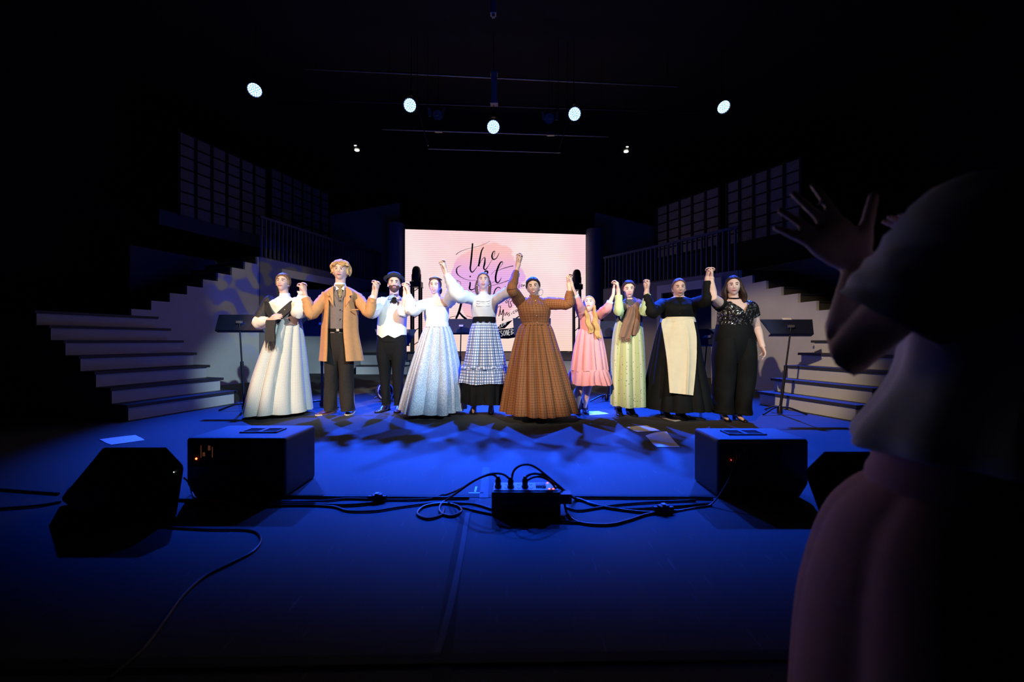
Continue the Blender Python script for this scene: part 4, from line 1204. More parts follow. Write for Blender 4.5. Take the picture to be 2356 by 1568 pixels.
def shoe(root, px, py, Y, direction, length, material, heel=0.03, width=0.04, shaft=0.0, name='shoe', shaft_mat=None, sole=None, toe_h=0.03, low=False):
    """px, py: centre of the shoe on the floor; direction: unit (x, y)"""
    c = fl(px, py); d = Vector((direction[0], direction[1], 0)).normalized(); s = Vector((-d.y, d.x, 0))
    c = Vector((c.x, c.y, 0)) - d * 0.0
    m = MB(); rings = []
    for t, w, h, b in ((-0.5, 0.55, 0.9, heel), (-0.46, 0.72, 1.5, heel), (-0.3, 0.8, 1.9, heel), (-0.1, 0.85, 1.55, heel * 0.7), (0.1, 1.0, 1.05, heel * 0.3), (0.3, 1.0, 0.8, 0.004), (0.43, 0.75, 0.62, 0.004), (0.5, 0.3, 0.35, 0.006)):
        ring = []
        if shaft and t < 0.05: h *= 1.9 if t > -0.2 else 1.5
        elif not low and -0.4 < t < 0.05: h *= 1.45
        for j in range(14):
            a = 2 * math.pi * j / 14
            zz = math.sin(a)
            top = b + toe_h * h * 1.15
            z = b + (top - b) * (0.5 + 0.5 * zz) if zz > -0.4 else b
            ring.append(c + d * t * length + s * math.cos(a) * width * w + Vector((0, 0, z)))
        rings.append(ring)
    m.loft(rings)
    if heel > 0.012:
        m.lathe([(width * 0.62, heel + 0.004), (width * 0.5, heel * 0.5), (width * 0.52, 0.0)], c - d * length * 0.40, n=12)
    o = m.build(name, material, root)
    if sole:
        ms = MB(); ms.loft([[c + d * t * length * 1.02 + s * q * width * w * 1.06 + Vector((0, 0, z)) for q, z in ((-1, 0.001), (1, 0.001), (1, 0.016), (-1, 0.016))] for t, w in ((-0.5, 0.55), (-0.3, 0.8), (0.1, 0.98), (0.35, 0.95), (0.5, 0.4))])
        ms.build('sole', sole, o, False)
    if shaft:
        ms = MB(); q = c - d * length * 0.24
        ms.tube([q + Vector((0, 0, heel + 0.02)), q + Vector((0, 0, heel + 0.07)), q + Vector((0, 0.01, shaft * 0.7)), q + Vector((0, 0.012, shaft))], [0.047, 0.043, 0.045, 0.052], 16)
        ms.build('boot_shaft', shaft_mat or material, o)
    return o, c

def person(label, Y, sp):
    """builds the body (one continuous mesh) and face; returns root and key points"""
    foot = W((sp['feet'][0][0] + sp['feet'][1][0]) / 2, 784, Y)
    root = thing('person', label, 'person', (foot.x, Y, 0), sp.get('group', 'performers in the curtain call'))
    mb = MB(); hs = sp.get('hs', 0.9); k = sp.get('k', 0.95); skin = sp.get('skin', SKIN)
    # torso
    mb.loft(rings_of(sp['torso'], Y, 16, 28, None, 0.0, -0.014))
    # legs
    for (fx, fy), hx in zip(sp['feet'], sp['hips']):
        f_ = fl(fx, fy); hip = W(hx, sp['hipy'], Y)
        ank = Vector((f_.x, f_.y + 0.055, 0.075 * k + sp.get('heel', 0.02))); kn = hip.lerp(ank, 0.5) + Vector((0, -0.03, 0))
        mb.tube([hip + Vector((0, 0, 0.03)), hip.lerp(kn, 0.4), kn, kn.lerp(ank, 0.35), ank], [0.078 * k, 0.072 * k, 0.05 * k, 0.048 * k, 0.031 * k], 12)
        if sp.get('open_shoe'): mb.tube([ank + Vector((0, 0.02, -0.02)), Vector((f_.x, f_.y - 0.01, 0.045)), Vector((f_.x, f_.y - 0.06, 0.03))], [0.026 * k, 0.024 * k, 0.014 * k], 10)
    # head
    hc = W(sp['head'][0], sp['head'][1], Y + sp.get('hdy', -0.02))
    R = Matrix.Rotation(sp.get('yaw', 0) + 0.85 * math.atan2(-hc.x, hc.y), 3, 'Z') @ Matrix.Rotation(-sp.get('pitch', 0), 3, 'X') @ Matrix.Rotation(sp.get('roll', 0), 3, 'Y')
    M = lambda v: hc + R @ (v * hs)
    dirs_mesh(mb, lambda d: M(head_point(d)), 60, 44)
    for s in (-1, 1):
        mb.ell(M(Vector((s * 0.074, 0.008, -0.012))), (0.010 * hs, 0.020 * hs, 0.031 * hs), 12, 8, R @ Matrix.Rotation(s * 0.3, 3, 'Z'))
    nb = W(sp['neck'][0], sp['neck'][1], Y + 0.01)
    skb = M(Vector((0, 0.022, -0.055)))
    nr = sp.get('neckr', 0.050)
    mb.tube([nb + Vector((0, 0.01, -0.06)), nb, nb.lerp(skb, 0.5), skb], [nr * 1.25, nr * 1.05, nr * 0.96, nr], 16)
    # arms and hands
    arms = {}
    for sd in ('l', 'r'):
        a = sp['arm' + sd]
        sh = W(a['sh'][0], a['sh'][1], Y + a.get('shdy', 0.0))
        hand = a['hand']; hp = W(hand[0], hand[1], hand[2])
        ey = a['el'][2] if len(a['el']) > 2 else arm_depth(sh, a['el'][0], a['el'][1], 0.275 * k)
        el = W(a['el'][0], a['el'][1], ey)
        wy = a['wr'][2] if len(a['wr']) > 2 else hand[2]
        wr = W(a['wr'][0], a['wr'][1], wy)
        d = (hp - wr).normalized(); n = Vector(a['n'])
        ak = a.get('k', 1.0) * k
        mb.tube([sh, sh.lerp(el, 0.5), el, el.lerp(wr, 0.3), wr.lerp(el, 0.12), wr + d * 0.01], [0.052 * ak, 0.046 * ak, 0.037 * ak, 0.038 * ak, 0.026 * ak, 0.024 * ak], 12, round_ends=True)
        base = hp - d * 0.055 * k + Vector((a.get('ox', 0), a.get('oy', 0), 0))
        if (base - wr).length > 0.02: mb.tube([wr, base + d * 0.005], [0.025 * ak, 0.024 * ak], 10)
        make_hand(mb, base, d, n, a.get('hk', 0.92) * k, a.get('curl', (0.55, 0.85, 0.5)), a.get('spread', 0.06), a.get('thumb', 1), a.get('tout', 0.5), a.get('tcurl', 0.5))
        arms[sd] = (sh, el, wr, hp, d)
    body = link('body', remesh(mb, 0.0055, 'body'), root)
    body.data.materials.clear(); body.data.materials.append(skin)
    # face features
    smile = sp.get('smile', 0.5); teeth = sp.get('teeth', False); eyeo = sp.get('eye', 0.8)
    for s in (-1, 1):
        ex, ez = s * 0.031, 0.002
        y = face_y(ex, ez)
        m = MB(); m.ell(M(Vector((ex, y + 0.001, ez))), (0.0165 * hs, 0.0070 * hs, 0.0075 * eyeo * hs), 14, 8, R); e = m.build('eye', EYEW, body)
        m = MB(); m.ell(M(Vector((ex, y - 0.0045, ez + 0.0005))), (0.0075 * hs, 0.003 * hs, 0.0072 * eyeo * hs), 10, 6, R); m.build('iris', IRIS, body)
        m = MB(); P = [M(Vector((ex + q * 0.017, face_y(ex + q * 0.017, ez) - 0.0045 + 0.002 * abs(q), ez + 0.0074 * eyeo - 0.005 * q * q))) for q in (-1, -0.5, 0, 0.5, 1)]
        m.tube(catmull(P, 3), 0.0026 * hs, 6); m.build('lashes', IRIS, body)
        m = MB(); P = [M(Vector((s * (0.014 + 0.034 * q), face_y(s * (0.014 + 0.034 * q), 0.022) - 0.001, 0.0205 + 0.006 * math.sin(q * 2.4)))) for q in (0, 0.33, 0.66, 1)]
        m.tube(catmull(P, 3), [0.0046 * hs] * 6 + [0.0038 * hs] * 3 + [0.0018 * hs], 6, flat=0.6); m.build('eyebrow', sp.get('brow', IRIS), body)
    mw = 0.023 + 0.006 * smile; mz = -0.060; op = 0.012 * smile if teeth else sp.get('open', 0.0)
    def mouth(q, up): # q -1..1
        z = mz + 0.006 * smile * q * q + (0.0015 if up else -0.002 - op * (1 - q * q))
        return M(Vector((q * mw, face_y(q * mw, mz) - 0.0015 * (1 - abs(q)) , z)))
    for up, nm, r_ in ((True, 'upper_lip', 0.0042), (False, 'lower_lip', 0.0050)):
        P = catmull([mouth(q, up) for q in (-1, -0.5, 0, 0.5, 1)], 4)
        m = MB(); m.tube(P, [r_ * hs * (0.45 + 0.55 * math.sin(math.pi * i / (len(P) - 1))) for i in range(len(P))], 8); m.build(nm, sp.get('lip', LIP), body)
    if teeth or op:
        m = MB(); rings = []
        for q in (-0.8, -0.4, 0, 0.4, 0.8):
            a = mouth(q, True); b_ = mouth(q, False); fwd = R @ Vector((0, 0.003, 0))
            rings.append([a + fwd, b_ + fwd, b_ + fwd * 2.5, a + fwd * 2.5])
        m.loft(rings); m.build('teeth', TEETH if teeth else IRIS, body, False)
    return root, body, M, R, hs, arms

def hair(body_root, M, material, thick=0.016, seed=0, lump=0.003, name='hair', **kw):
    m = MB()
    def fn(d):
        k = hair_mask(d, **kw) * (0.62 + 0.38 * smooth01(0.5 + d.z))
        p = head_point(d); n_ = Vector((d.x / 0.074, d.y / 0.094, d.z / 0.116)).normalized()
        l = lump * noise.noise(Vector((d.x * 5 + seed, d.y * 5, d.z * 3))) + 0.5 * lump * math.sin(26 * math.atan2(d.x, d.y + 0.3))
        return M(p + n_ * (-0.012 + (thick + 0.012 + l) * k))
    dirs_mesh(m, fn, 72, 48)
    return m.build(name, material, body_root)

def lock(root, pts, r, material, wave=0.0, turns=0, n=8, name='hair_lock', flat=0.7):
    P = catmull(pts, 10); Q = []
    for i, p in enumerate(P):
        t = i / (len(P) - 1)
        Q.append(p + Vector((math.cos(t * turns * 6.28), math.sin(t * turns * 6.28), 0)) * wave * min(1, t * 2))
    rr = [r * (0.75 + 0.4 * math.sin(math.pi * (0.15 + 0.7 * i / (len(P) - 1)))) * (1 if i < len(P) - 4 else (len(P) - i) / 5) for i in range(len(P))]
    m = MB(); m.tube(Q, rr, n, flat=flat); return m.build(name, material, root)

def hairmat(name, c):
    m = bpy.data.materials.new(name); m.use_nodes = True; nt = m.node_tree; b = nt.nodes['Principled BSDF']
    tc = nt.nodes.new('ShaderNodeTexCoord'); mp = nt.nodes.new('ShaderNodeMapping'); mp.inputs['Scale'].default_value = (160, 160, 22)
    n = nt.nodes.new('ShaderNodeTexNoise'); n.inputs['Scale'].default_value = 1.0; n.inputs['Detail'].default_value = 3
    nt.links.new(tc.outputs['Object'], mp.inputs[0]); nt.links.new(mp.outputs[0], n.inputs['Vector'])
    cc = mix(nt, n.outputs['Fac'], tuple(x * 0.45 for x in c), tuple(min(1, x * 1.5) for x in c))
    nt.links.new(cc, b.inputs['Base Color']); b.inputs['Roughness'].default_value = 0.55; b.inputs['Specular IOR Level'].default_value = 0.22
    bp = nt.nodes.new('ShaderNodeBump'); bp.inputs['Strength'].default_value = 0.5; bp.inputs['Distance'].default_value = 0.004
    nt.links.new(n.outputs['Fac'], bp.inputs['Height']); nt.links.new(bp.outputs[0], b.inputs['Normal'])
    return m
HBROWN = hairmat('hair_brown', (0.10, 0.05, 0.03)); HDARK = hairmat('hair_dark', (0.03, 0.018, 0.014)); HBLOND = hairmat('hair_blond', (0.48, 0.29, 0.12))
HLBROWN = hairmat('hair_light_brown', (0.16, 0.09, 0.05)); HGOLD = hairmat('hair_golden', (0.42, 0.27, 0.10))

def band(root, rows, Y, material, name, grow=0.006, label=None):
    m = MB(); m.loft(rings_of(rows, Y, 6, 48, None, 0.0, grow), True, (True, True), True); return m.build(name, material, root, True, label)

def button(mb, p, r=0.006):
    mb.ell(p, (r, r * 0.6, r), 10, 6)

def collar_tube(root, sp, Y, material, h0, h1, rad, name='collar', frill=0.0):
    a = W(sp[0], h0, Y); b = W(sp[1], h1, Y - 0.01); m = MB(); rings = []
    for i, t in enumerate((0, 0.35, 0.7, 1.0)):
        c = a.lerp(b, t); ring = []
        for j in range(40):
            th = 2 * math.pi * j / 40; rr = rad * (1.12 - 0.14 * t) + (frill * math.cos(12 * th) if i == 3 else 0)
            ring.append(c + Vector((math.cos(th) * rr, math.sin(th) * rr, 0.006 * math.sin(th) if i == 3 else 0)))
        rings.append(ring)
    m.loft(rings, True, (False, False), True); return m.build(name, material, root)

GRIP = (0.75, 1.05, 0.6)
def clasp(px, py, Y, side, **kw):
    """hand record for a clasp: side +1 when the partner is further right in the picture"""
    d = dict(hand=(px - side * 3.5, py, Y), n=(side, -0.25 * side, 0.0), curl=GRIP, oy=0.008 * side, thumb=-side, tout=0.35, tcurl=0.6)
    d.update(kw); return d
HY = {12: 4.58, 23: 4.60, 34: 4.66, 45: 4.63, 56: 4.52, 67: 4.42, 78: 4.44, 89: 4.44, 90: 4.32}
# ------------------------------------------------------------------ 1: woman with black lace shawl
Y = 4.79
CREAM = mat('cream_cotton', (0.78, 0.75, 0.68), 0.8, var=0.03, bump=0.2)
LACE = mat('black_lace', (0.012, 0.012, 0.016), 0.7, var=0.4, scale=70)
sp = dict(torso=[(790, 632, 692, 0.13), (735, 633, 686, 0.11), (712, 624, 688, 0.115), (697, 620, 684, 0.10), (688, 632, 676, 0.07), (680, 646, 664, 0.05)],
          feet=[(640, 956), (664, 957)], hips=(649, 674), hipy=790, head=(651, 651), neck=(656, 684), hs=0.90, yaw=-0.30, pitch=0.24, roll=0.05, smile=0.6, brow=HDARK,
          arml=dict(sh=(621, 695), el=(596, 742, 4.74), wr=(616, 737, 4.58), hand=(630, 731, 4.55), n=(0, 1, -0.2), thumb=1, curl=(0.4, 0.5, 0.3)),
          armr=clasp(697, 660, HY[12], 1, sh=(681, 693), el=(688, 716), wr=(693, 676)))
sp['armr']['hand'] = (694, 660, HY[12])
r, bd, M, R, hs, arms = person('smiling woman with black lace shawl and cream checked skirt', Y, sp)
hair(r, M, HLBROWN, 0.022, 1, 0.004, top=0.68, side=1.22)
m = MB(); m.ell(M(Vector((0.0, 0.10, -0.03))), (0.042, 0.036, 0.045)); m.build('hair_bun', HLBROWN, r)
bodice(r, 'blouse', sp['torso'][1:], Y, CREAM, 0.03, 0.45)
collar_tube(r, (656, 655), Y, CREAM, 686, 674, 0.056)
CHK1 = cloth_check('cream_check_cloth', (0.74, 0.70, 0.62), (0.33, 0.36, 0.36), 0.0135, 0.42, None, 0, 0.7)
skirt(r, 'skirt', [(733, 636, 687, 0.115), (748, 628, 691, 0.14), (790, 613, 695, 0.2), (870, 588, 701, 0.29), (944, 571, 707, 0.36)], Y, CHK1, 13, 0.034, 3)
skirt(r, 'petticoat', [(900, 590, 696, 0.28), (946, 578, 702, 0.33)], Y, BLACK, 13, 0.01, 5, nr=6, ns=60)
SASH = mat('grey_brown_sash', (0.20, 0.15, 0.14), 0.8)
band(r, [(748, 631, 692, 0.14), (738, 635, 690, 0.125), (722, 632, 690, 0.12)], Y, SASH, 'sash')
sh, el, wr, hp, d = arms['l']
sleeve(r, [sh, sh.lerp(el, 0.5), el, el.lerp(wr, 0.6), wr], [0.062, 0.064, 0.072, 0.06, 0.035], CREAM, 1)
m = MB(); m.tube(catmull([sh + Vector((0.035, 0, 0.03)), sh + Vector((0, 0, 0.0)), sh.lerp(el, 0.45), sh.lerp(el, 0.8)], 6), [0.068 + 0.0010 * i for i in range(19)], 18, wr=0.06, seed=4); m.build('shawl_shoulder', LACE, r)
sh, el, wr, hp, d = arms['r']
sleeve(r, [sh, sh.lerp(el, 0.6), el + Vector((0.0, -0.01, -0.01)), el.lerp(wr, 0.5), wr - (wr - el) * 0.05], [0.06, 0.066, 0.078, 0.062, 0.034], CREAM, 2)
m = MB(); c = wr; m.loft([[c + (hp - wr).normalized() * q * 0.03 + Vector((math.cos(a) * (0.032 + 0.012 * q + 0.005 * q * math.cos(9 * a)), math.sin(a) * (0.032 + 0.012 * q + 0.005 * q * math.cos(9 * a)), 0)) for a in [6.283 * j / 40 for j in range(40)]] for q in (-0.3, 0.3, 1)], True, (False, False)); m.build('cuff_frill', CREAM, r)
# shawl band across the breast and fringe
P = catmull([W(684, 690, Y + 0.03), W(680, 691, Y - 0.07), W(668, 703, Y - 0.125), W(654, 716, Y - 0.14), W(640, 728, Y - 0.15), W(628, 737, Y - 0.19), W(622, 748, Y - 0.24)], 6)
m = MB(); m.ribbon(P, [0.07 + 0.03 * math.sin(math.pi * i / len(P)) for i in range(len(P))], (-0.1, -1, 0.25), 0.012); m.build('shawl_band', LACE, r)
P = catmull([W(604, 712, Y - 0.05), W(612, 700, Y - 0.09), W(618, 715, Y - 0.13), W(626, 728, Y - 0.19)], 6)
m = MB(); m.ribbon(P, 0.075, (-0.3, -1, 0.1), 0.012); m.build('shawl_wrap', LACE, r)
P = catmull([W(624, 736, Y - 0.245), W(622, 760, Y - 0.26), W(622, 786, Y - 0.27)], 5)
m = MB(); m.ribbon(P, [0.11 + 0.006 * math.sin(i) for i in range(len(P))], (-0.05, -1, 0.05), 0.02); m.build('shawl_tail', LACE, r)
m = MB(); rd = random.Random(2)
for k in range(34):
    a = W(611 + 23 * k / 33, 783, Y - 0.27 + rd.uniform(-0.01, 0.01)); m.tube([a, a + Vector((rd.uniform(-0.012, 0.016), rd.uniform(-0.02, 0.0), -rd.uniform(0.07, 0.115)))], [0.0032, 0.0018], 5)
o = m.build('shawl_fringe', LACE, r); o['kind'] = 'stuff'
for k in range(3):
    m = MB(); button(m, W(655, 692 + 10 * k, Y - 0.118 - 0.012 * k), 0.005); m.build('button', TEETH, r)
for fx in (641, 664): shoe(r, fx, 955, Y, (0.0, -1), 0.22, BLACK, 0.02, 0.04)

# ------------------------------------------------------------------ 2: man in tan coat
Y = 4.73
TAN = mat('tan_wool', (0.50, 0.25, 0.10), 0.85, var=0.06, scale=30, bump=0.1)
VEST = mat('grey_tweed', (0.17, 0.135, 0.125), 0.85, var=0.2, scale=120)
TROU = mat('dark_brown_wool', (0.022, 0.018, 0.016), 0.85, var=0.15, scale=60, spec=0.2)
TANLEATHER = mat('tan_leather', (0.12, 0.045, 0.022), 0.45)
sp = dict(torso=[(800, 757, 805, 0.11), (757, 758, 802, 0.105), (715, 755, 812, 0.115), (682, 747, 822, 0.115), (668, 755, 812, 0.085), (657, 772, 794, 0.055)],
          feet=[(755, 955), (806, 956)], hips=(769, 795), hipy=800, head=(783, 624), neck=(783, 662), hs=0.98, k=1.04, yaw=-0.15, pitch=0.16, smile=0.5, brow=HLBROWN, neckr=0.058,
          arml=clasp(697, 662, HY[12], -1, sh=(751, 683), el=(717, 722), wr=(703, 684)),
          armr=clasp(865, 657, HY[23], 1, sh=(819, 683), el=(850, 719), wr=(858, 682)))
r, bd, M, R, hs, arms = person('tall blond man in open tan coat and grey waistcoat', Y, sp)
hair(r, M, HBLOND, 0.030, 3, 0.008, top=0.62, side=1.25, low_side=-0.25, low_back=-0.7)
rd = random.Random(5)
for k in range(26):
    an = -2.6 + 5.2 * k / 25 + rd.uniform(-0.08, 0.08)
    s_, c_ = math.sin(an), math.cos(an)
    top = Vector((0.012 + s_ * 0.035, -0.035 * c_ + 0.01, 0.126)); mid = Vector((s_ * 0.094, -0.088 * c_ + 0.015, 0.078 + rd.uniform(-0.01, 0.012)))
    if abs(an) < 0.8: end = mid + Vector((0.035 if an > -0.15 else -0.03, -0.006, -0.02 - 0.01 * rd.random()))
    else: end = Vector((s_ * (0.10 + 0.012 * rd.random()), -0.06 * c_ + 0.03, 0.03 - 0.05 * rd.random() - (0.03 if an > 0 else 0)))
    lock(r, [M(top), M(mid), M(end)], 0.013 + 0.004 * rd.random(), HBLOND, 0.006 + 0.004 * rd.random(), 1.0 + rd.random())
band(r, [(662, 770, 796, 0.058), (656, 770, 795, 0.056), (651, 772, 793, 0.056)], Y, WHITEC, 'shirt_collar', 0.004)
bodice(r, 'waistcoat', [(766, 756, 804, 0.118), (757, 757, 803, 0.118), (715, 755, 812, 0.128), (682, 750, 818, 0.125), (668, 758, 808, 0.095), (661, 770, 797, 0.066)], Y, VEST, 0.01, 0.5)
m = MB()
for x in (-1, 1):
    c = W(782.5 + x * 9, 676, Y - 0.145)
    m.prism([W(782.5 + x * 2, 694, Y - 0.142), W(782.5 + x * 12, 676, Y - 0.14), W(782.5 + x * 12, 662, Y - 0.11), W(782.5 + x * 6, 672, Y - 0.135)], (0, -0.006, 0))
m.build('waistcoat_lapels', VEST, r, False)
for k in range(3):
    m = MB(); button(m, W(783, 691 + 21.5 * k, Y - 0.142), 0.0075); m.build('button', BLACK, r)
CRAV = mat('olive_cravat', (0.22, 0.17, 0.08), 0.6, var=0.5, scale=60)
m = MB(); m.ell(W(782, 661, Y - 0.095), (0.022, 0.016, 0.02)); m.ribbon([W(782, 661, Y - 0.1), W(783, 668, Y - 0.125), W(783, 678, Y - 0.138), W(783, 684, Y - 0.142)], [0.03, 0.045, 0.04, 0.01], (0, -1, 0.1), 0.012)
m.box(W(782, 656, Y - 0.06), (0.10, 0.02, 0.02)); m.build('cravat', CRAV, r)
m = MB()
for x in (-1, 1): m.prism([W(783 + x * 2, 664, Y - 0.11), W(783 + x * 10, 657, Y - 0.085), W(783 + x * 9, 668, Y - 0.115)], (0, -0.008, 0))
m.build('collar_points', WHITEC, r, False)
band(r, [(763, 757, 803, 0.118), (756, 757, 803, 0.118)], Y, BLACK, 'belt', 0.01)
MB().box(W(777, 759, Y - 0.135), (0.035, 0.008, 0.03)).build('belt_buckle', ALU, r, False)
def trousers(root, Y, hiprows, legs, material, seed=0, name='trousers', depth=0.12):
    m = MB(); m.loft(rings_of(hiprows, Y, 8, 32), True, (True, True), True)
    for rows in legs:
        R_ = rings_of(rows, Y, 26, 28, lambda th, t: 0.006 * math.sin(3 * th + 14 * t + seed) * t + 0.010 * math.exp(-((t - 0.96) / 0.05) ** 2))
        m.loft(R_, True, (True, False), True)
    return m.build(name, material, root)
trousers(r, Y, [(757, 757, 803, 0.115), (790, 752, 808, 0.12), (815, 756, 806, 0.10), (830, 768, 794, 0.06)],
         [[(785, 753, 782, 0.10), (820, 749, 783, 0.108), (860, 748, 778, 0.095), (900, 748, 775, 0.085), (936, 746, 775, 0.085), (944, 748, 774, 0.08)],
          [(785, 780, 808, 0.10), (820, 779, 813, 0.108), (860, 781, 812, 0.095), (900, 782, 813, 0.085), (936, 785, 815, 0.085), (944, 786, 814, 0.08)]], TROU)
# coat: open shell
def coat(root, rows, Y, material, gap0, gap1, name='coat_body'):
    m = MB(); nr, ns = 30, 60
    R_ = interp([tuple(x) for x in rows], nr); rings = []
    for i, (py, xl, xr, b) in enumerate(R_):
        t = i / (nr - 1); g0 = gap0[0] + (gap0[1] - gap0[0]) * t; g1 = gap1[0] + (gap1[1] - gap1[0]) * t
        cx = ((xl + xr) / 2 - CX) / F * Y; a = (xr - xl) / 2 / F * Y; z = H - (py - CY) / F * Y
        outer = []; inner = []
        for j in range(ns + 1):
            th = -math.pi / 2 + g1 + (2 * math.pi - g0 - g1) * j / ns
            wv = 0.012 * t * math.sin(6 * th + 1) 
            outer.append(Vector((cx + (a + wv) * math.cos(th), Y + (b + wv) * math.sin(th), z)))
            inner.append(Vector((cx + (a + wv - 0.012) * math.cos(th), Y + (b + wv - 0.012) * math.sin(th), z)))
        rings.append(outer + inner[::-1])
    m.loft(rings, True, (True, True), True)
    return m.build(name, material, root)
coat(r, [(660, 764, 803, 0.075), (667, 752, 816, 0.11), (677, 745, 825, 0.135), (700, 745, 823, 0.15), (757, 742, 822, 0.155), (800, 740, 829, 0.18), (829, 738, 834, 0.2)], Y, TAN, (0.42, 0.36), (0.42, 0.52))
for x, a, b_ in ((-1, 0, 0), (1, 0, 0)):
    m = MB(); m.prism([W(782 + x * 15, 657, Y - 0.105), W(782 + x * 27, 668, Y - 0.14), W(782 + x * 30, 678, Y - 0.158), W(782 + x * 22, 681, Y - 0.163), W(782 + x * 25, 688, Y - 0.165), W(782 + x * 14, 704, Y - 0.166)], (0, -0.01, 0.0)); m.build('lapel', TAN, r, False)
for sd, s_ in (('l', 3), ('r', 5)):
    sh, el, wr, hp, d = arms[sd]
    sleeve(r, [sh + Vector((0.05 if sd == 'l' else -0.05, 0, 0.0)), sh, sh.lerp(el, 0.55), el, el.lerp(wr, 0.55), wr - (wr - el) * 0.06], [0.055, 0.070, 0.070, 0.064, 0.055, 0.047], TAN, s_, 0.2)
    m = MB(); m.tube([wr - d * 0.02, wr + d * 0.012], 0.034, 16); m.build('shirt_cuff', WHITEC, r)
m = MB(); m.box(W(768, 757, Y - 0.17), (0.012, 0.006, 0.012)); m.build('coat_button', BLACK, r, False)
m = MB(); m.box(W(817, 712, Y - 0.145), (0.09, 0.006, 0.012), Matrix.Rotation(-0.25, 3, 'Z')); m.build('pocket_welt', TAN, r, False)
CREPE = mat('cream_sole', (0.62, 0.5, 0.36), 0.7)
shoe(r, 750, 952, Y, (-0.45, -1), 0.27, TANLEATHER, 0.012, 0.047, sole=CREPE, toe_h=0.036)
shoe(r, 806, 951, Y, (0.15, -1), 0.26, TANLEATHER, 0.012, 0.047, sole=CREPE, toe_h=0.036)

# ------------------------------------------------------------------ 3: man with bowler hat
Y = 4.93
IVORY = mat('ivory_satin', (0.76, 0.70, 0.60), 0.55, var=0.04)
PEACH = mat('peach_satin', (0.62, 0.36, 0.22), 0.55, var=0.04)
BTROU = mat('black_wool', (0.0045, 0.0045, 0.005), 0.85, var=0.2, spec=0.15)
BROGUE = mat('dark_leather', (0.06, 0.04, 0.04), 0.3)
sp = dict(torso=[(800, 872, 931, 0.12), (765, 872, 932, 0.115), (730, 872, 934, 0.12), (702, 874, 932, 0.115), (690, 882, 926, 0.085), (679, 896, 918, 0.055)],
          feet=[(882, 948), (917, 949)], hips=(886, 917), hipy=800, head=(907, 653), neck=(907, 684), hs=0.94, k=1.0, yaw=0.05, pitch=0.12, smile=0.1, brow=HDARK, neckr=0.057,
          arml=clasp(865, 657, HY[23], -1, sh=(878, 697), el=(857, 719), wr=(862, 688)),
          armr=clasp(935, 660, HY[34], 1, sh=(932, 697), el=(928, 718), wr=(931, 690)))
r, bd, M, R, hs, arms = person('bearded man in black bowler hat and ivory waistcoat', Y, sp)
hair(r, M, HDARK, 0.010, 2, 0.002)
m = MB()
def beard(d):
    az = math.atan2(abs(d.x), -d.y); el = math.asin(max(-1, min(1, d.z)))
    k = smooth01((-0.22 - el) / 0.12) * smooth01((1.75 - az) / 0.2)
    p = head_point(d)
    if abs(p.x) < 0.022 and -0.069 < p.z < -0.050 and d.y < 0: k *= 0.0
    if abs(p.x) < 0.05 and p.z > -0.050: k *= smooth01((abs(p.x) - 0.035) / 0.01) if p.z > -0.040 else 1.0
    n_ = Vector((d.x / 0.074, d.y / 0.094, d.z / 0.116)).normalized()
    return M(p + n_ * (-0.010 + 0.018 * k))
dirs_mesh(m, beard, 72, 60); m.build('beard', HBROWN, r)
FELT = mat('black_felt', (0.012, 0.013, 0.014), 0.8)
hat = thing('hat_root', 'x', None) if False else None
ax = (R @ Vector((0, 0.22, 1))).normalized(); hcn = M(Vector((0, 0.018, 0.052)))
m = MB(); m.lathe([(0.126, 0.016), (0.129, 0.022), (0.120, 0.010), (0.093, 0.0), (0.092, 0.03), (0.090, 0.055), (0.078, 0.080), (0.052, 0.096), (0.02, 0.102)], hcn, ax, 40, (False, True)); ho = m.build('bowler_hat', FELT, r)
m = MB(); m.lathe([(0.0945, 0.004), (0.0945, 0.026)], hcn, ax, 40, (False, False)); m.build('hat_ribbon', BLACK, ho)
GOLD = mat('wire_gold', (0.5, 0.38, 0.25), 0.3, 0.8)
for s in (-1, 1):
    m = MB(); m.tube([M(Vector((s * 0.032 + 0.023 * math.cos(a), face_y(0.03, 0.0) - 0.012, 0.0 + 0.019 * math.sin(a)))) for a in [6.283 * k / 20 for k in range(21)]], 0.0016, 6); m.build('spectacle_rim', GOLD, r)
m = MB(); m.tube([M(Vector((-0.05, -0.02, -0.03))), M(Vector((-0.082, -0.045, -0.045)))], 0.002, 6); m.ell(M(Vector((-0.083, -0.047, -0.046))), (0.004, 0.004, 0.004)); m.build('headset_microphone', RIM, r)
bodice(r, 'shirt', [(770, 872, 932, 0.115), (730, 871, 935, 0.122), (702, 873, 933, 0.118), (690, 880, 928, 0.088), (681, 894, 920, 0.062)], Y, WHITEC, 0.0)
def waistcoat(name, th0, th1, material, rows, tip):
    m = MB(); nr, ns = 22, 24; R_ = interp([tuple(x) for x in rows], nr); rings = []
    for i, (py, xl, xr, b) in enumerate(R_):
        t = i / (nr - 1); cx = ((xl + xr) / 2 - CX) / F * Y; a = (xr - xl) / 2 / F * Y
        o_ = []; in_ = []
        for j in range(ns + 1):
            f = j / ns; th = th0(t) + (th1(t) - th0(t)) * f
            z = H - (py - CY) / F * Y - (1 - t) * tip * max(0, 1 - abs(f - 0.72) / 0.3)
            o_.append(Vector((cx + a * math.cos(th), Y + b * math.sin(th), z))); in_.append(Vector((cx + (a - 0.01) * math.cos(th), Y + (b - 0.01) * math.sin(th), z)))
        rings.append(o_ + in_[::-1])
    m.loft(rings, True, (True, True)); return m.build(name, material, r)
rows = [(770, 868, 935, 0.14), (745, 869, 935, 0.142), (720, 872, 936, 0.142), (703, 878, 930, 0.135), (692, 886, 925, 0.10)]
vn = lambda t: 0.02 + 0.34 * smooth01((t - 0.55) / 0.45)
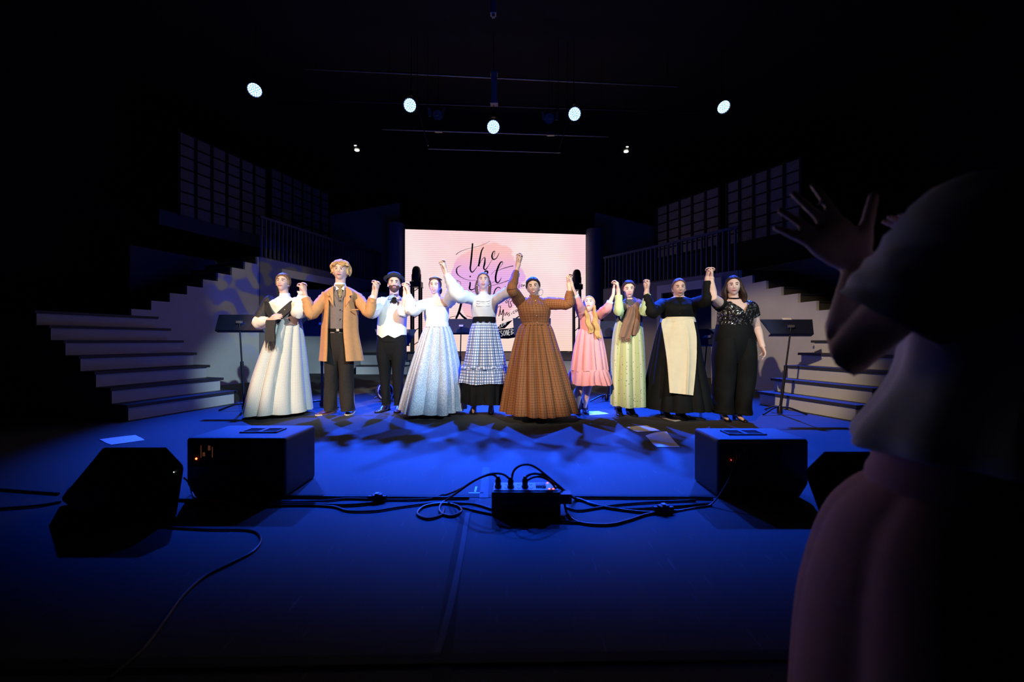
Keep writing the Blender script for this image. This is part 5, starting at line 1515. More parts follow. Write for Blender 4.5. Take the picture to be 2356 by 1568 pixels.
waistcoat('waistcoat_front', lambda t: math.pi * 1.0, lambda t: math.pi * 1.5 - vn(t), IVORY, rows, 0.04)
waistcoat('waistcoat_front', lambda t: math.pi * 2.0, lambda t: math.pi * 1.5 + vn(t) - 0.05, IVORY, rows, 0.04)
waistcoat('waistcoat_back', lambda t: 0.0, lambda t: math.pi, PEACH, rows, 0.0)
for k in range(5):
    m = MB(); button(m, W(901 - 0.6 * k, 719 + 9.2 * k, Y - 0.146), 0.005); m.build('button', RIM, r)
collar_tube(r, (907, 907), Y, WHITEC, 687, 679, 0.060)
for x in (-1, 1):
    m = MB(); m.prism([W(907 + x * 1, 687, Y - 0.105), W(907 + x * 12, 680, Y - 0.06), W(907 + x * 13, 688, Y - 0.09)], (0, -0.01, 0)); m.build('collar_point', WHITEC, r, False)
m = MB(); m.ell(W(907, 686, Y - 0.115), (0.028, 0.014, 0.016)); m.prism([W(905, 688, Y - 0.125), W(911, 688, Y - 0.125), W(915, 694, Y - 0.14), W(909, 698, Y - 0.145), W(904, 694, Y - 0.14)], (0, -0.008, 0)); m.prism([W(905, 688, Y - 0.125), W(899, 691, Y - 0.13), W(902, 697, Y - 0.14), W(906, 694, Y - 0.14)], (0, -0.008, 0)); m.build('neck_bow', BLACK, r)
for sd, s_ in (('l', 7), ('r', 9)):
    sh, el, wr, hp, d = arms[sd]
    q = el.lerp(wr, 0.42)
    sleeve(r, [sh + Vector((0.05 if sd == 'l' else -0.05, 0, 0.02)), sh, sh.lerp(el, 0.55), el, q], [0.06, 0.076, 0.074, 0.07, 0.06], WHITEC, s_, 0.22)
    m = MB(); m.tube([q - (q - el) * 0.3, q], [0.066, 0.064], 18); m.build('rolled_cuff', WHITEC, r)
band(r, [(786, 868, 935, 0.125), (768, 870, 934, 0.12)], Y, BLACK, 'waistband', 0.004)
trousers(r, Y, [(770, 870, 934, 0.12), (795, 866, 936, 0.12), (815, 874, 928, 0.10), (828, 888, 914, 0.06)],
         [[(785, 868, 904, 0.11), (815, 867, 902, 0.112), (850, 872, 899, 0.09), (880, 876, 897, 0.078), (905, 877, 898, 0.075), (926, 879, 898, 0.07), (931, 881, 897, 0.065)],
          [(785, 898, 934, 0.11), (815, 900, 935, 0.112), (850, 902, 929, 0.09), (880, 905, 927, 0.078), (905, 906, 927, 0.075), (926, 907, 927, 0.07), (931, 909, 926, 0.065)]], BTROU, 2)
shoe(r, 880, 946, Y, (-0.35, -1), 0.26, BROGUE, 0.018, 0.044, sole=BLACK, toe_h=0.034)
shoe(r, 917, 946, Y, (0.1, -1), 0.26, BROGUE, 0.018, 0.044, sole=BLACK, toe_h=0.034)

# ------------------------------------------------------------------ 4: woman in white blouse and pale blue skirt
Y = 4.85
SHEER = mat('beige_lace', (0.55, 0.40, 0.33), 0.7, var=0.15, scale=80)
sp = dict(torso=[(800, 978, 1034, 0.12), (742, 981, 1030, 0.10), (722, 977, 1031, 0.115), (700, 978, 1032, 0.105), (690, 984, 1028, 0.08), (681, 997, 1016, 0.048)],
          feet=[(988, 951), (1016, 953)], hips=(993, 1019), hipy=800, head=(1001, 658), neck=(1005, 688), hs=0.90, yaw=-0.18, pitch=0.06, roll=0.05, smile=1.0, teeth=True, brow=HBROWN,
          arml=clasp(935, 660, HY[34], -1, sh=(982, 699), el=(947, 712), wr=(941, 680)),
          armr=clasp(1020, 610, HY[45], 1, sh=(1030, 696), el=(1047, 672), wr=(1027, 634)))
r, bd, M, R, hs, arms = person('smiling woman in white blouse and long pale blue skirt', Y, sp)
hair(r, M, HBROWN, 0.013, 4, side=1.25)
m = MB(); m.ell(M(Vector((0.03, 0.10, -0.04))), (0.045, 0.04, 0.055)); m.build('hair_bun', HBROWN, r)
m = MB(); m.tube([M(Vector((math.sin(a) * 0.08, -math.cos(a) * 0.07 + 0.01, 0.088 + 0.012 * math.cos(a)))) for a in [-1.5 + 3 * k / 12 for k in range(13)]], 0.009, 8); m.build('hair_braid', HBROWN, r)
bodice(r, 'blouse', [(745, 981, 1030, 0.108), (730, 977, 1032, 0.12), (715, 976, 1033, 0.125), (700, 977, 1034, 0.11), (690, 982, 1030, 0.085), (683, 996, 1018, 0.055)], Y, WHITEC, 0.03, 0.4)
R_ = rings_of([(745, 981, 1030, 0.108), (730, 977, 1032, 0.12), (715, 976, 1033, 0.125), (700, 977, 1034, 0.11), (690, 982, 1030, 0.085), (683, 996, 1018, 0.055)], Y, 26, 48, None, 0.0, 0.006, None, lambda t: 0.03 * math.exp(-((t - 0.4) / 0.2) ** 2))
m = MB(); m.loft([[p for p in R_[i_][24:40]] for i_ in range(13, 26)], False); m.build('lace_yoke', SHEER, r)
collar_tube(r, (1005, 1003), Y, SHEER, 689, 677, 0.053)
band(r, [(752, 981, 1031, 0.115), (741, 981, 1030, 0.112)], Y, WHITEC, 'waistband', 0.008)
PALEB = cloth_speck('pale_blue_print', (0.30, 0.35, 0.46), (0.46, 0.51, 0.60), 90, 0.45)
skirt(r, 'skirt', [(750, 982, 1031, 0.115), (770, 973, 1038, 0.15), (820, 958, 1047, 0.22), (880, 942, 1056, 0.32), (941, 927, 1063, 0.42)], Y, PALEB, 12, 0.040, 8)
for k in range(4):
    m = MB(); button(m, W(1001.5, 700 + 8 * k, Y - 0.137 - 0.005 * k), 0.004); m.build('button', TEETH, r)
sh, el, wr, hp, d = arms['l']
sleeve(r, [sh + Vector((0.04, 0, 0.01)), sh, sh.lerp(el, 0.55), el, el.lerp(wr, 0.5), wr], [0.06, 0.068, 0.074, 0.078, 0.062, 0.034], WHITEC, 11, 0.22)
sh, el, wr, hp, d = arms['r']
sleeve(r, [sh + Vector((-0.03, 0, -0.01)), sh, sh.lerp(el, 0.6), el + Vector((0.02, 0, 0)), el.lerp(wr, 0.5), wr], [0.06, 0.07, 0.085, 0.09, 0.06, 0.034], WHITEC, 12, 0.2)
for sd in 'lr':
    sh, el, wr, hp, d = arms[sd]; u = (wr - el).normalized(); m = MB(); m.tube([wr - u * 0.05, wr + u * 0.012], [0.036, 0.034], 16); m.build('cuff', WHITEC, r)
for fx in (988, 1015): shoe(r, fx, 950, Y, (0.0, -1), 0.22, BLACK, 0.03, 0.036)

# ------------------------------------------------------------------ 5: woman in blue plaid skirt
Y = 4.79
def gingham(name):
    m, nt, b, u, v, uv = uvmat(name)
    P = 0.034
    a1 = stripe(nt, u, P, 0.5); a2 = stripe(nt, v, P, 0.5); b1 = stripe(nt, u, P, 0.2, P * 0.85); b2 = stripe(nt, v, P, 0.2, P * 0.85)
    c = mix(nt, math_node(nt, 'MULTIPLY', a1, 0.6), (0.70, 0.74, 0.80), (0.14, 0.26, 0.60))
    c = mix(nt, math_node(nt, 'MULTIPLY', a2, 0.6), c, (0.14, 0.26, 0.60))
    c = mix(nt, math_node(nt, 'MULTIPLY', b1, 0.65), c, (0.008, 0.01, 0.02)); c = mix(nt, math_node(nt, 'MULTIPLY', b2, 0.65), c, (0.008, 0.01, 0.02))
    nt.links.new(c, b.inputs['Base Color']); return m
GING = gingham('blue_plaid')
sp = dict(torso=[(800, 1084, 1144, 0.12), (735, 1090, 1138, 0.10), (715, 1086, 1142, 0.115), (695, 1085, 1144, 0.11), (682, 1092, 1138, 0.08), (672, 1104, 1122, 0.048)],
          feet=[(1090, 952), (1130, 953)], hips=(1101, 1127), hipy=800, head=(1112, 648), neck=(1113, 680), hs=0.90, yaw=0.0, pitch=0.26, smile=0.9, teeth=True, brow=HBROWN, heel=0.06, open_shoe=True,
          arml=clasp(1020, 610, HY[45], -1, sh=(1089, 689), el=(1053, 676), wr=(1027, 632)),
          armr=clasp(1194, 596, HY[56], 1, sh=(1142, 689), el=(1172, 667), wr=(1190, 625)))
r, bd, M, R, hs, arms = person('woman in frilled white blouse and blue plaid ruffled skirt', Y, sp)
hair(r, M, HBROWN, 0.014, 6, side=1.25)
for s in (-1, 1):
    lock(r, [M(Vector((s * 0.078, 0.01, 0.02))), M(Vector((s * 0.09, 0.02, -0.05))), M(Vector((s * 0.085, 0.03, -0.12))), M(Vector((s * 0.08, 0.03, -0.175)))], 0.024, HBROWN, 0.004, 1)
    m = MB(); m.ell(M(Vector((s * 0.082, -0.005, -0.055))), (0.005, 0.005, 0.006)); m.build('pearl_earring', TEETH, r)
bodice(r, 'blouse', [(736, 1089, 1139, 0.105), (715, 1084, 1144, 0.122), (697, 1084, 1146, 0.115), (684, 1090, 1140, 0.085), (675, 1103, 1123, 0.054)], Y, WHITEC, 0.028, 0.4)
collar_tube(r, (1113, 1112), Y, WHITEC, 682, 670, 0.052, 'collar', 0.003)
for k in range(3):
    m = MB(); P = [W(1097 + 30 * i_ / 36, 691 + 5.5 * k + 2.0 * math.sin(math.pi * i_ / 36) + 0.8 * math.sin(i_ * 1.9 + k), Y - 0.118 - 0.022 * math.sin(math.pi * i_ / 36) - 0.004 * k - 0.004 * math.cos(i_ * 2.1)) for i_ in range(37)]
    m.tube(P, [0.005 + 0.003 * abs(math.sin(i_ * 1.3)) for i_ in range(37)], 7); m.build('blouse_frill', WHITEC, r)
band(r, [(743, 1088, 1140, 0.115), (729, 1089, 1139, 0.112)], Y, BLACK, 'belt', 0.008)
skirt(r, 'skirt', [(741, 1088, 1140, 0.115), (760, 1081, 1146, 0.15), (800, 1074, 1154, 0.20), (845, 1066, 1163, 0.26)], Y, GING, 13, 0.022, 9)
skirt(r, 'skirt_ruffle', [(841, 1067, 1162, 0.262), (848, 1063, 1165, 0.272), (862, 1062, 1167, 0.28), (878, 1060, 1169, 0.29)], Y, GING, 26, 0.016, 10, nr=12, ns=200)
skirt(r, 'ruffle_heading', [(838, 1065, 1164, 0.27), (842, 1064, 1165, 0.276), (846, 1064, 1165, 0.276)], Y, GING, 34, 0.012, 11, nr=5, ns=220)
skirt(r, 'underskirt', [(866, 1065, 1163, 0.262), (900, 1062, 1166, 0.275), (924, 1061, 1168, 0.285)], Y, BLACK, 16, 0.016, 12, nr=12)
sh, el, wr, hp, d = arms['l']
sleeve(r, [sh + Vector((0.04, 0, -0.01)), sh, sh.lerp(el, 0.5), el + Vector((0, 0, -0.015)), el.lerp(wr, 0.55), wr], [0.06, 0.066, 0.072, 0.08, 0.062, 0.036], WHITEC, 13, 0.2)
sh, el, wr, hp, d = arms['r']
sleeve(r, [sh + Vector((-0.04, 0, -0.01)), sh, sh.lerp(el, 0.5), el + Vector((0, 0, -0.015)), el.lerp(wr, 0.55), wr], [0.06, 0.064, 0.066, 0.066, 0.052, 0.036], WHITEC, 14, 0.2)
PATENT = mat('black_patent', (0.008, 0.008, 0.009), 0.18)
for fx, dx in ((1089, -0.15), (1130, 0.05)):
    o, c = shoe(r, fx, 949, Y, (dx, -1), 0.22, PATENT, 0.06, 0.036, toe_h=0.03, low=True)
    m = MB(); q = c + Vector((-dx * 0.02, 0.045, 0.105)); m.tube([q + Vector((math.cos(a) * 0.04, math.sin(a) * 0.045, 0.006 * math.sin(a))) for a in [6.283 * k / 16 for k in range(17)]], 0.006, 6); m.build('ankle_strap', PATENT, o)

# ------------------------------------------------------------------ 6: woman in brown plaid dress
Y = 4.56
BPLAID = cloth_check('brown_plaid', (0.29, 0.105, 0.036), (0.035, 0.020, 0.012), 0.028, 0.14, (0.16, 0.10, 0.05), 0.2, 0.8)
sp = dict(torso=[(800, 1200, 1262, 0.13), (745, 1202, 1263, 0.115), (720, 1194, 1265, 0.125), (702, 1192, 1262, 0.115), (691, 1200, 1256, 0.085), (681, 1217, 1243, 0.052)],
          feet=[(1222, 959), (1247, 960)], hips=(1216, 1245), hipy=800, head=(1227, 661), neck=(1230, 689), hs=0.90, yaw=-0.05, pitch=0.05, roll=-0.10, smile=1.1, teeth=True, brow=HDARK,
          arml=clasp(1194, 597, HY[56], -1, sh=(1198, 696), el=(1178, 664), wr=(1188, 622), k=1.1),
          armr=clasp(1310, 641, HY[67], 1, sh=(1258, 698), el=(1308, 698), wr=(1311, 666), k=1.1))
r, bd, M, R, hs, arms = person('beaming woman in long brown plaid dress at the centre', Y, sp)
hair(r, M, HDARK, 0.020, 7, 0.004, side=1.36, top=0.66)
m = MB(); m.ell(M(Vector((-0.02, 0.06, 0.075))), (0.066, 0.06, 0.055)); m.ell(M(Vector((-0.045, 0.07, 0.03))), (0.05, 0.05, 0.05)); m.build('hair_bun', HDARK, r)
m = MB(); c = M(Vector((0.088, 0.0, -0.075))); m.tube([c + Vector((0.006 * math.sin(a), 0.01 * math.cos(a), 0)) + Vector((0.024 * math.cos(a), 0, 0.036 * math.sin(a))) for a in [6.283 * k / 24 for k in range(25)]], 0.002, 6); m.build('hoop_earring', BLACKMET, r)
bodice(r, 'dress_bodice', [(746, 1202, 1263, 0.122), (735, 1197, 1264, 0.128), (718, 1192, 1267, 0.135), (702, 1190, 1264, 0.122), (691, 1197, 1258, 0.09), (684, 1214, 1246, 0.06)], Y, BPLAID, 0.045, 0.42, 'mean')
collar_tube(r, (1230, 1229), Y, BPLAID, 690, 679, 0.056, 'collar', 0.003)
skirt(r, 'dress_skirt', [(744, 1202, 1263, 0.122), (758, 1194, 1270, 0.15), (800, 1184, 1282, 0.22), (870, 1170, 1304, 0.33), (944, 1157, 1327, 0.44)], Y, BPLAID, 15, 0.036, 14, uv='mean')
band(r, [(748, 1200, 1265, 0.13), (741, 1201, 1264, 0.13)], Y, BPLAID, 'waistband', 0.003)
for k, yb in enumerate((691, 700, 713, 726, 741)):
    m = MB(); button(m, W(1232 + 0.9 * k, yb, Y - (0.105, 0.140, 0.176, 0.172, 0.14)[k]), 0.006); m.build('button', mat('brass_button', (0.75, 0.6, 0.4), 0.3, 0.6), r)
for sd, s_ in (('l', 15), ('r', 17)):
    sh, el, wr, hp, d = arms[sd]
    q = wr.lerp(el, 0.08)
    sleeve(r, [sh + Vector((0.045 if sd == 'l' else -0.045, 0, -0.012)), sh, sh.lerp(el, 0.55), el, el.lerp(wr, 0.55), q], [0.06, 0.072, 0.068, 0.058, 0.048, 0.036], BPLAID, s_, 0.14)
for fx in (1222, 1246): shoe(r, fx, 957, Y, (0.0, -1), 0.23, TANLEATHER if False else mat('brown_leather', (0.11, 0.045, 0.03), 0.35), 0.03, 0.04, 0.16)
# ------------------------------------------------------------------ 7: girl in pink dress
Y = 4.67
PINK = mat('pink_cotton', (0.60, 0.27, 0.30), 0.8, var=0.04)
sp = dict(torso=[(800, 1335, 1378, 0.09), (760, 1337, 1377, 0.085), (742, 1337, 1379, 0.088), (728, 1337, 1379, 0.08), (721, 1343, 1374, 0.062), (714, 1352, 1365, 0.038)],
          feet=[(1329, 955), (1347, 953)], hips=(1349, 1369), hipy=812, head=(1355, 700), neck=(1357, 719), hs=0.82, k=0.74, yaw=-0.08, pitch=0.42, roll=0.03, smile=0.25, brow=HLBROWN, neckr=0.036, skin=SKIN2,
          arml=clasp(1310, 641, HY[67], -1, sh=(1340, 726), el=(1331, 699), wr=(1317, 659)),
          armr=clasp(1417, 656, HY[78], 1, sh=(1376, 727), el=(1397, 709), wr=(1411, 678)))
r, bd, M, R, hs, arms = person('long-haired young girl in pink ruffled dress', Y, sp)
hair(r, M, HGOLD, 0.014, 8, 0.004, side=1.25, low_side=-0.7, low_back=-0.9)
rd = random.Random(9)
for k in range(7):
    x0 = -0.052 + 0.006 * k
    lock(r, [M(Vector((-0.078 + 0.003 * k, 0.01 - 0.01 * (k % 3), -0.02))), W(1345 + 0.7 * k, 716, Y - 0.09 - 0.005 * (k % 3)), W(1349 + 1.2 * k, 735, Y - 0.125), W(1353 + 1.5 * k, 752 + 3 * rd.random(), Y - 0.13), W(1357 + 1.2 * k, 764 + 4 * rd.random(), Y - 0.135)], 0.013, HGOLD, 0.008, 2.5)
for k in range(7):
    lock(r, [M(Vector((0.072 + 0.002 * k, 0.01 - 0.01 * (k % 3), -0.02))), W(1366 + 0.8 * k, 720, Y - 0.08 - 0.006 * (k % 3)), W(1367 + 1.3 * k, 742, Y - 0.115), W(1370 + 1.4 * k, 762, Y - 0.135), W(1374 + 1.4 * k, 776 + 4 * rd.random(), Y - 0.15)], 0.014, HGOLD, 0.009, 3)
for k in range(6):
    lock(r, [M(Vector((-0.06 + 0.024 * k, 0.075, 0.0))), W(1340 + 7 * k, 725, Y + 0.10), W(1338 + 8 * k, 755, Y + 0.11)], 0.02, HGOLD, 0.006, 1.5)
bodice(r, 'dress_bodice', [(760, 1334, 1380, 0.092), (745, 1334, 1381, 0.094), (730, 1335, 1381, 0.088), (722, 1340, 1377, 0.066), (716, 1350, 1367, 0.042)], Y, PINK, 0.008)
collar_tube(r, (1358, 1357), Y, WHITEC, 720, 715, 0.040)
for k in range(5):
    m = MB(); button(m, W(1360, 724 + 7 * k, Y - 0.098), 0.004); m.build('button', TEETH, r)
skirt(r, 'dress_skirt', [(757, 1333, 1381, 0.094), (775, 1328, 1384, 0.125), (810, 1322, 1389, 0.165), (851, 1317, 1394, 0.21)], Y, PINK, 13, 0.022, 16)
skirt(r, 'dress_ruffle', [(848, 1317, 1394, 0.208), (854, 1313, 1397, 0.225), (868, 1310, 1400, 0.235), (882, 1308, 1403, 0.245)], Y, PINK, 21, 0.018, 17, nr=12, ns=180)
for sd, s_ in (('l', 19), ('r', 20)):
    sh, el, wr, hp, d = arms[sd]; q = el.lerp(wr, 0.45)
    sleeve(r, [sh + Vector((0.03 if sd == 'l' else -0.03, 0, -0.01)), sh, sh.lerp(el, 0.5), el, q], [0.045, 0.055, 0.058, 0.052, 0.036], PINK, s_, 0.18)
    u = (wr - el).normalized(); m = MB(); m.tube([q - u * 0.012, q + u * 0.012], 0.038, 16); m.build('cuff', WHITEC, r)
TIGHT = mat('white_tights', (0.66, 0.58, 0.58), 0.7)
for (fx, fy), hx in zip(sp['feet'], sp['hips']):
    f_ = fl(fx, fy); hip = W(hx, 850, Y); m = MB()
    m.tube([hip, hip.lerp(Vector((f_.x, f_.y + 0.05, 0.19)), 0.45), Vector((f_.x, f_.y + 0.045, 0.27)), Vector((f_.x, f_.y + 0.05, 0.13))], [0.056, 0.046, 0.043, 0.034], 14); m.build('tights_leg', TIGHT, r)
OXBLOOD = mat('oxblood_leather', (0.045, 0.015, 0.02), 0.25)
for (fx, fy), dx in zip(((1329, 952), (1347, 950)), (-0.05, 0.1)):
    o, c = shoe(r, fx, fy, Y, (dx, -1), 0.19, OXBLOOD, 0.025, 0.034, 0.19, 'boot')
    m = MB()
    for k in range(6):
        q = c + Vector((0, -0.004 - 0.0 * k, 0.075 + 0.02 * k)); m.tube([q + Vector((-0.016, 0, 0)), q + Vector((0.016, 0, 0.008))], 0.003, 5)
    m.build('bootlace', RIM, o)

# ------------------------------------------------------------------ 8: woman in green dress
Y = 4.68
GREEN = cloth_speck('green_floral', (0.36, 0.44, 0.22), (0.10, 0.16, 0.06), 34, 0.16, (0.50, 0.55, 0.40), 0.075)
GREENP = mat('green_cotton', (0.40, 0.52, 0.27), 0.75, var=0.08, scale=30)
BODST = mat('dark_bodice', (0.05, 0.05, 0.045), 0.8)
SCARF = mat('brown_scarf', (0.17, 0.095, 0.060), 0.85, var=0.12)
sp = dict(torso=[(800, 1416, 1474, 0.12), (745, 1420, 1474, 0.105), (725, 1417, 1477, 0.115), (705, 1417, 1480, 0.11), (695, 1425, 1472, 0.08), (687, 1438, 1459, 0.048)],
          feet=[(1424, 956), (1453, 957)], hips=(1432, 1460), hipy=800, head=(1447, 667), neck=(1448, 693), hs=0.88, yaw=0.05, pitch=0.03, roll=-0.04, smile=0.8, brow=HDARK,
          arml=clasp(1417, 655, HY[78], -1, sh=(1422, 704), el=(1424, 713), wr=(1423, 677)),
          armr=clasp(1488, 656, HY[89], 1, sh=(1476, 704), el=(1484, 715), wr=(1490, 674)))
r, bd, M, R, hs, arms = person('dark-haired woman in green floral dress with brown scarf', Y, sp)
hair(r, M, HDARK, 0.018, 10, 0.006, side=1.22, top=0.7, low_side=-0.5)
for k in range(0): lock(r, [M(Vector((0.03 * (k - 3), 0.04, 0.11))), M(Vector((0.035 * (k - 3), 0.06, 0.128))), M(Vector((0.045 * (k - 3), 0.03, 0.12)))], 0.007, HDARK)
m = MB(); m.ell(M(Vector((0.0, 0.10, -0.05))), (0.05, 0.04, 0.055)); m.build('hair_bun', HDARK, r)
bodice(r, 'dress_bodice', [(747, 1418, 1476, 0.11), (725, 1415, 1479, 0.122), (706, 1416, 1482, 0.115), (695, 1423, 1474, 0.085), (689, 1436, 1461, 0.055)], Y, BODST, 0.02)
skirt(r, 'dress_skirt', [(733, 1421, 1474, 0.12), (755, 1413, 1478, 0.15), (800, 1408, 1481, 0.175), (860, 1406, 1483, 0.19), (931, 1406, 1484, 0.20)], Y, GREEN, 9, 0.026, 18, uv='mean')
m = MB()
for k in range(4): m.tube(catmull([W(1424 + 3 * k, 718, Y - 0.115 - 0.01 * k), W(1427 + 3 * k, 728, Y - 0.128 - 0.008 * k), W(1430 + 3 * k, 738, Y - 0.13 - 0.006 * k)], 4), 0.004, 6)
m.build('bodice_lacing', GREENP, r)
for sd, s_ in (('l', 21), ('r', 22)):
    sh, el, wr, hp, d = arms[sd]
    sleeve(r, [sh + Vector((0.03 if sd == 'l' else -0.03, 0.02, 0.0)), sh.lerp(el, 0.5), el + Vector((0, 0, -0.01)), el.lerp(wr, 0.45), wr.lerp(el, 0.05)], [0.05, 0.055, 0.054, 0.046, 0.038], GREENP, s_, 0.2)
collar_tube(r, (1449, 1448), Y, GREENP, 699, 690, 0.06)
m = MB(); P = catmull([W(1430, 697, Y + 0.02), W(1433, 700, Y - 0.07), W(1441, 706, Y - 0.12), W(1451, 710, Y - 0.135), W(1462, 704, Y - 0.12), W(1468, 698, Y - 0.06), W(1470, 695, Y + 0.02), W(1450, 690, Y + 0.09), W(1430, 697, Y + 0.03)], 8)
m.tube(P, 0.034, 12, wr=0.4, seed=3); m.build('scarf_loop', SCARF, r)
def scarf_tail(rows, yo, seed):
    m = MB(); nr = 18; R_ = interp([tuple(x) for x in rows], nr); rings = []
    for i, (py, xl, xr) in enumerate(R_):
        ring = []
        for j in range(15):
            f = j / 14; q = W(xl + (xr - xl) * f, py + 5 * f * (i / nr), Y + yo - 0.012 * math.sin(f * 9 + seed + 0.15 * i))
            ring.append(q)
        rings.append(ring + [q + Vector((0, 0.012, 0)) for q in ring[::-1]])
    m.loft(rings); return m.build('scarf_tail', SCARF, r)
scarf_tail([(704, 1452, 1468), (718, 1450, 1473), (745, 1444, 1472), (768, 1446, 1467)], -0.175, 0)
scarf_tail([(706, 1446, 1460), (724, 1439, 1462), (750, 1430, 1456), (774, 1424, 1450)], -0.195, 2)
m = MB(); rd = random.Random(4)
for k in range(26):
    a = W(1425 + 26 * k / 25, 774 + 5 * k / 25, Y - 0.19); m.tube([a, a + Vector((rd.uniform(-0.012, 0.012), rd.uniform(-0.01, 0.01), -rd.uniform(0.03, 0.06)))], [0.003, 0.002], 5)
o = m.build('scarf_fringe', SCARF, r); o['kind'] = 'stuff'
BOOTB = mat('black_boot_leather', (0.014, 0.014, 0.016), 0.28)
for (fx, fy), dx in zip(((1424, 954), (1454, 955)), (-0.1, 0.2)): shoe(r, fx, fy, Y, (dx, -1), 0.24, BOOTB, 0.03, 0.040, 0.24, 'boot')

# ------------------------------------------------------------------ 9: woman in black dress with cream apron
Y = 4.56
APRON = mat('cream_apron', (0.74, 0.66, 0.44), 0.8, var=0.04)
sp = dict(torso=[(800, 1526, 1600, 0.15), (740, 1527, 1594, 0.13), (718, 1521, 1598, 0.14), (702, 1519, 1600, 0.125), (690, 1528, 1594, 0.09), (681, 1549, 1576, 0.055)],
          feet=[(1533, 960), (1569, 962)], hips=(1545, 1580), hipy=800, head=(1562, 663), neck=(1562, 690), hs=0.91, k=0.98, yaw=0.14, pitch=0.04, roll=-0.03, smile=0.0, open=0.004, brow=HBROWN, neckr=0.058,
          arml=clasp(1488, 656, HY[89], -1, sh=(1525, 701), el=(1500, 718), wr=(1486, 676), k=1.1),
          armr=clasp(1633, 626, HY[90], 1, sh=(1597, 699), el=(1627, 690), wr=(1627, 645), k=1.1))
r, bd, M, R, hs, arms = person('woman in black dress with long cream apron', Y, sp)
hair(r, M, HBROWN, 0.012, 11, 0.003, side=1.25)
m = MB(); m.ell(M(Vector((-0.02, 0.095, -0.02))), (0.05, 0.04, 0.05)); m.build('hair_bun', HBROWN, r)
BLK2 = mat('black_crepe', (0.0045, 0.005, 0.005), 0.75, var=0.2, spec=0.15)
bodice(r, 'dress_bodice', [(742, 1525, 1596, 0.135), (720, 1519, 1600, 0.15), (703, 1517, 1602, 0.13), (690, 1525, 1596, 0.095), (684, 1546, 1579, 0.064)], Y, BLK2, 0.04, 0.4)
collar_tube(r, (1562, 1562), Y, BLK2, 690, 684, 0.066, 'collar', 0.004)
for k in range(3):
    m = MB(); button(m, W(1564, 703 + 9 * k, Y - 0.165 - 0.012 * k), 0.005); m.build('button', BLACKMET, r)
skirt(r, 'dress_skirt', [(735, 1526, 1596, 0.14), (760, 1516, 1602, 0.18), (820, 1504, 1610, 0.25), (880, 1494, 1620, 0.31), (937, 1484, 1631, 0.36)], Y, BLK2, 15, 0.022, 20)
ns = 40; nr = 30; m = MB(); rings = []
SK = [(735, 1526, 1596, 0.14), (760, 1516, 1602, 0.18), (820, 1504, 1610, 0.25), (880, 1494, 1620, 0.31), (937, 1484, 1631, 0.36)]
def sk_at(py):
    for a_, b_ in zip(SK, SK[1:]):
        if py <= b_[0]:
            f = max(0, (py - a_[0]) / (b_[0] - a_[0])); return [x + (y - x) * f for x, y in zip(a_, b_)]
    return SK[-1]
RS = rings_of([(735, 1526, 1596, 0.14), (760, 1516, 1602, 0.18), (820, 1504, 1610, 0.25), (880, 1494, 1620, 0.31), (937, 1484, 1631, 0.36)], Y, 60, 240, pleats(15, 0.022, 20))
def skirt_front(x, z):
    ring = min(RS, key=lambda q_: abs(q_[0].z - z))
    ys = [q_.y for q_ in ring if abs(q_.x - x) < 0.035 and q_.y < Y]
    return min(ys) if ys else Y - 0.12
R_ = interp([(733, 1525, 1595), (745, 1522, 1598), (775, 1527, 1603), (830, 1535, 1602), (903, 1541, 1595)], nr)
for i, (py, xl, xr) in enumerate(R_):
    ring = []; t = i / (nr - 1)
    base = []
    for j in range(ns + 1):
        x = xl + (xr - xl) * j / ns; q = W(x, py, Y - 0.25); base.append(skirt_front(q.x, q.z))
    base = [min(base[max(0, j - 2):j + 3]) for j in range(ns + 1)]
    base = [sum(base[max(0, j - 4):j + 5]) / len(base[max(0, j - 4):j + 5]) for j in range(ns + 1)]
    for j in range(ns + 1):
        f = j / ns
        yy = base[j] - 0.016 - 0.012 * t * (1 + math.sin(10 * f + 1.0)) - 0.022 * t * math.exp(-((f - 0.74) / 0.05) ** 2)
        ring.append(W(xl + (xr - xl) * f, py + 6 * t * f, yy))
    rings.append(ring + [q_ + Vector((0, 0.008, 0)) for q_ in ring[::-1]])
m.loft(rings); m.build('apron', APRON, r)
band(r, [(741, 1522, 1597, 0.16), (730, 1525, 1594, 0.155)], Y, APRON, 'apron_band', 0.01)
for sd, s_ in (('l', 23), ('r', 24)):
    sh, el, wr, hp, d = arms[sd]
    sleeve(r, [sh + Vector((0.05 if sd == 'l' else -0.05, 0, -0.005)), sh, sh.lerp(el, 0.55), el, el.lerp(wr, 0.5), wr.lerp(el, 0.05)], [0.062, 0.072, 0.072, 0.066, 0.054, 0.04], BLK2, s_, 0.14)
for (fx, fy), dx in zip(((1533, 957), (1569, 959)), (0.1, 0.15)): shoe(r, fx, fy, Y, (dx, -1), 0.24, BOOTB, 0.03, 0.040, 0.2, 'boot')

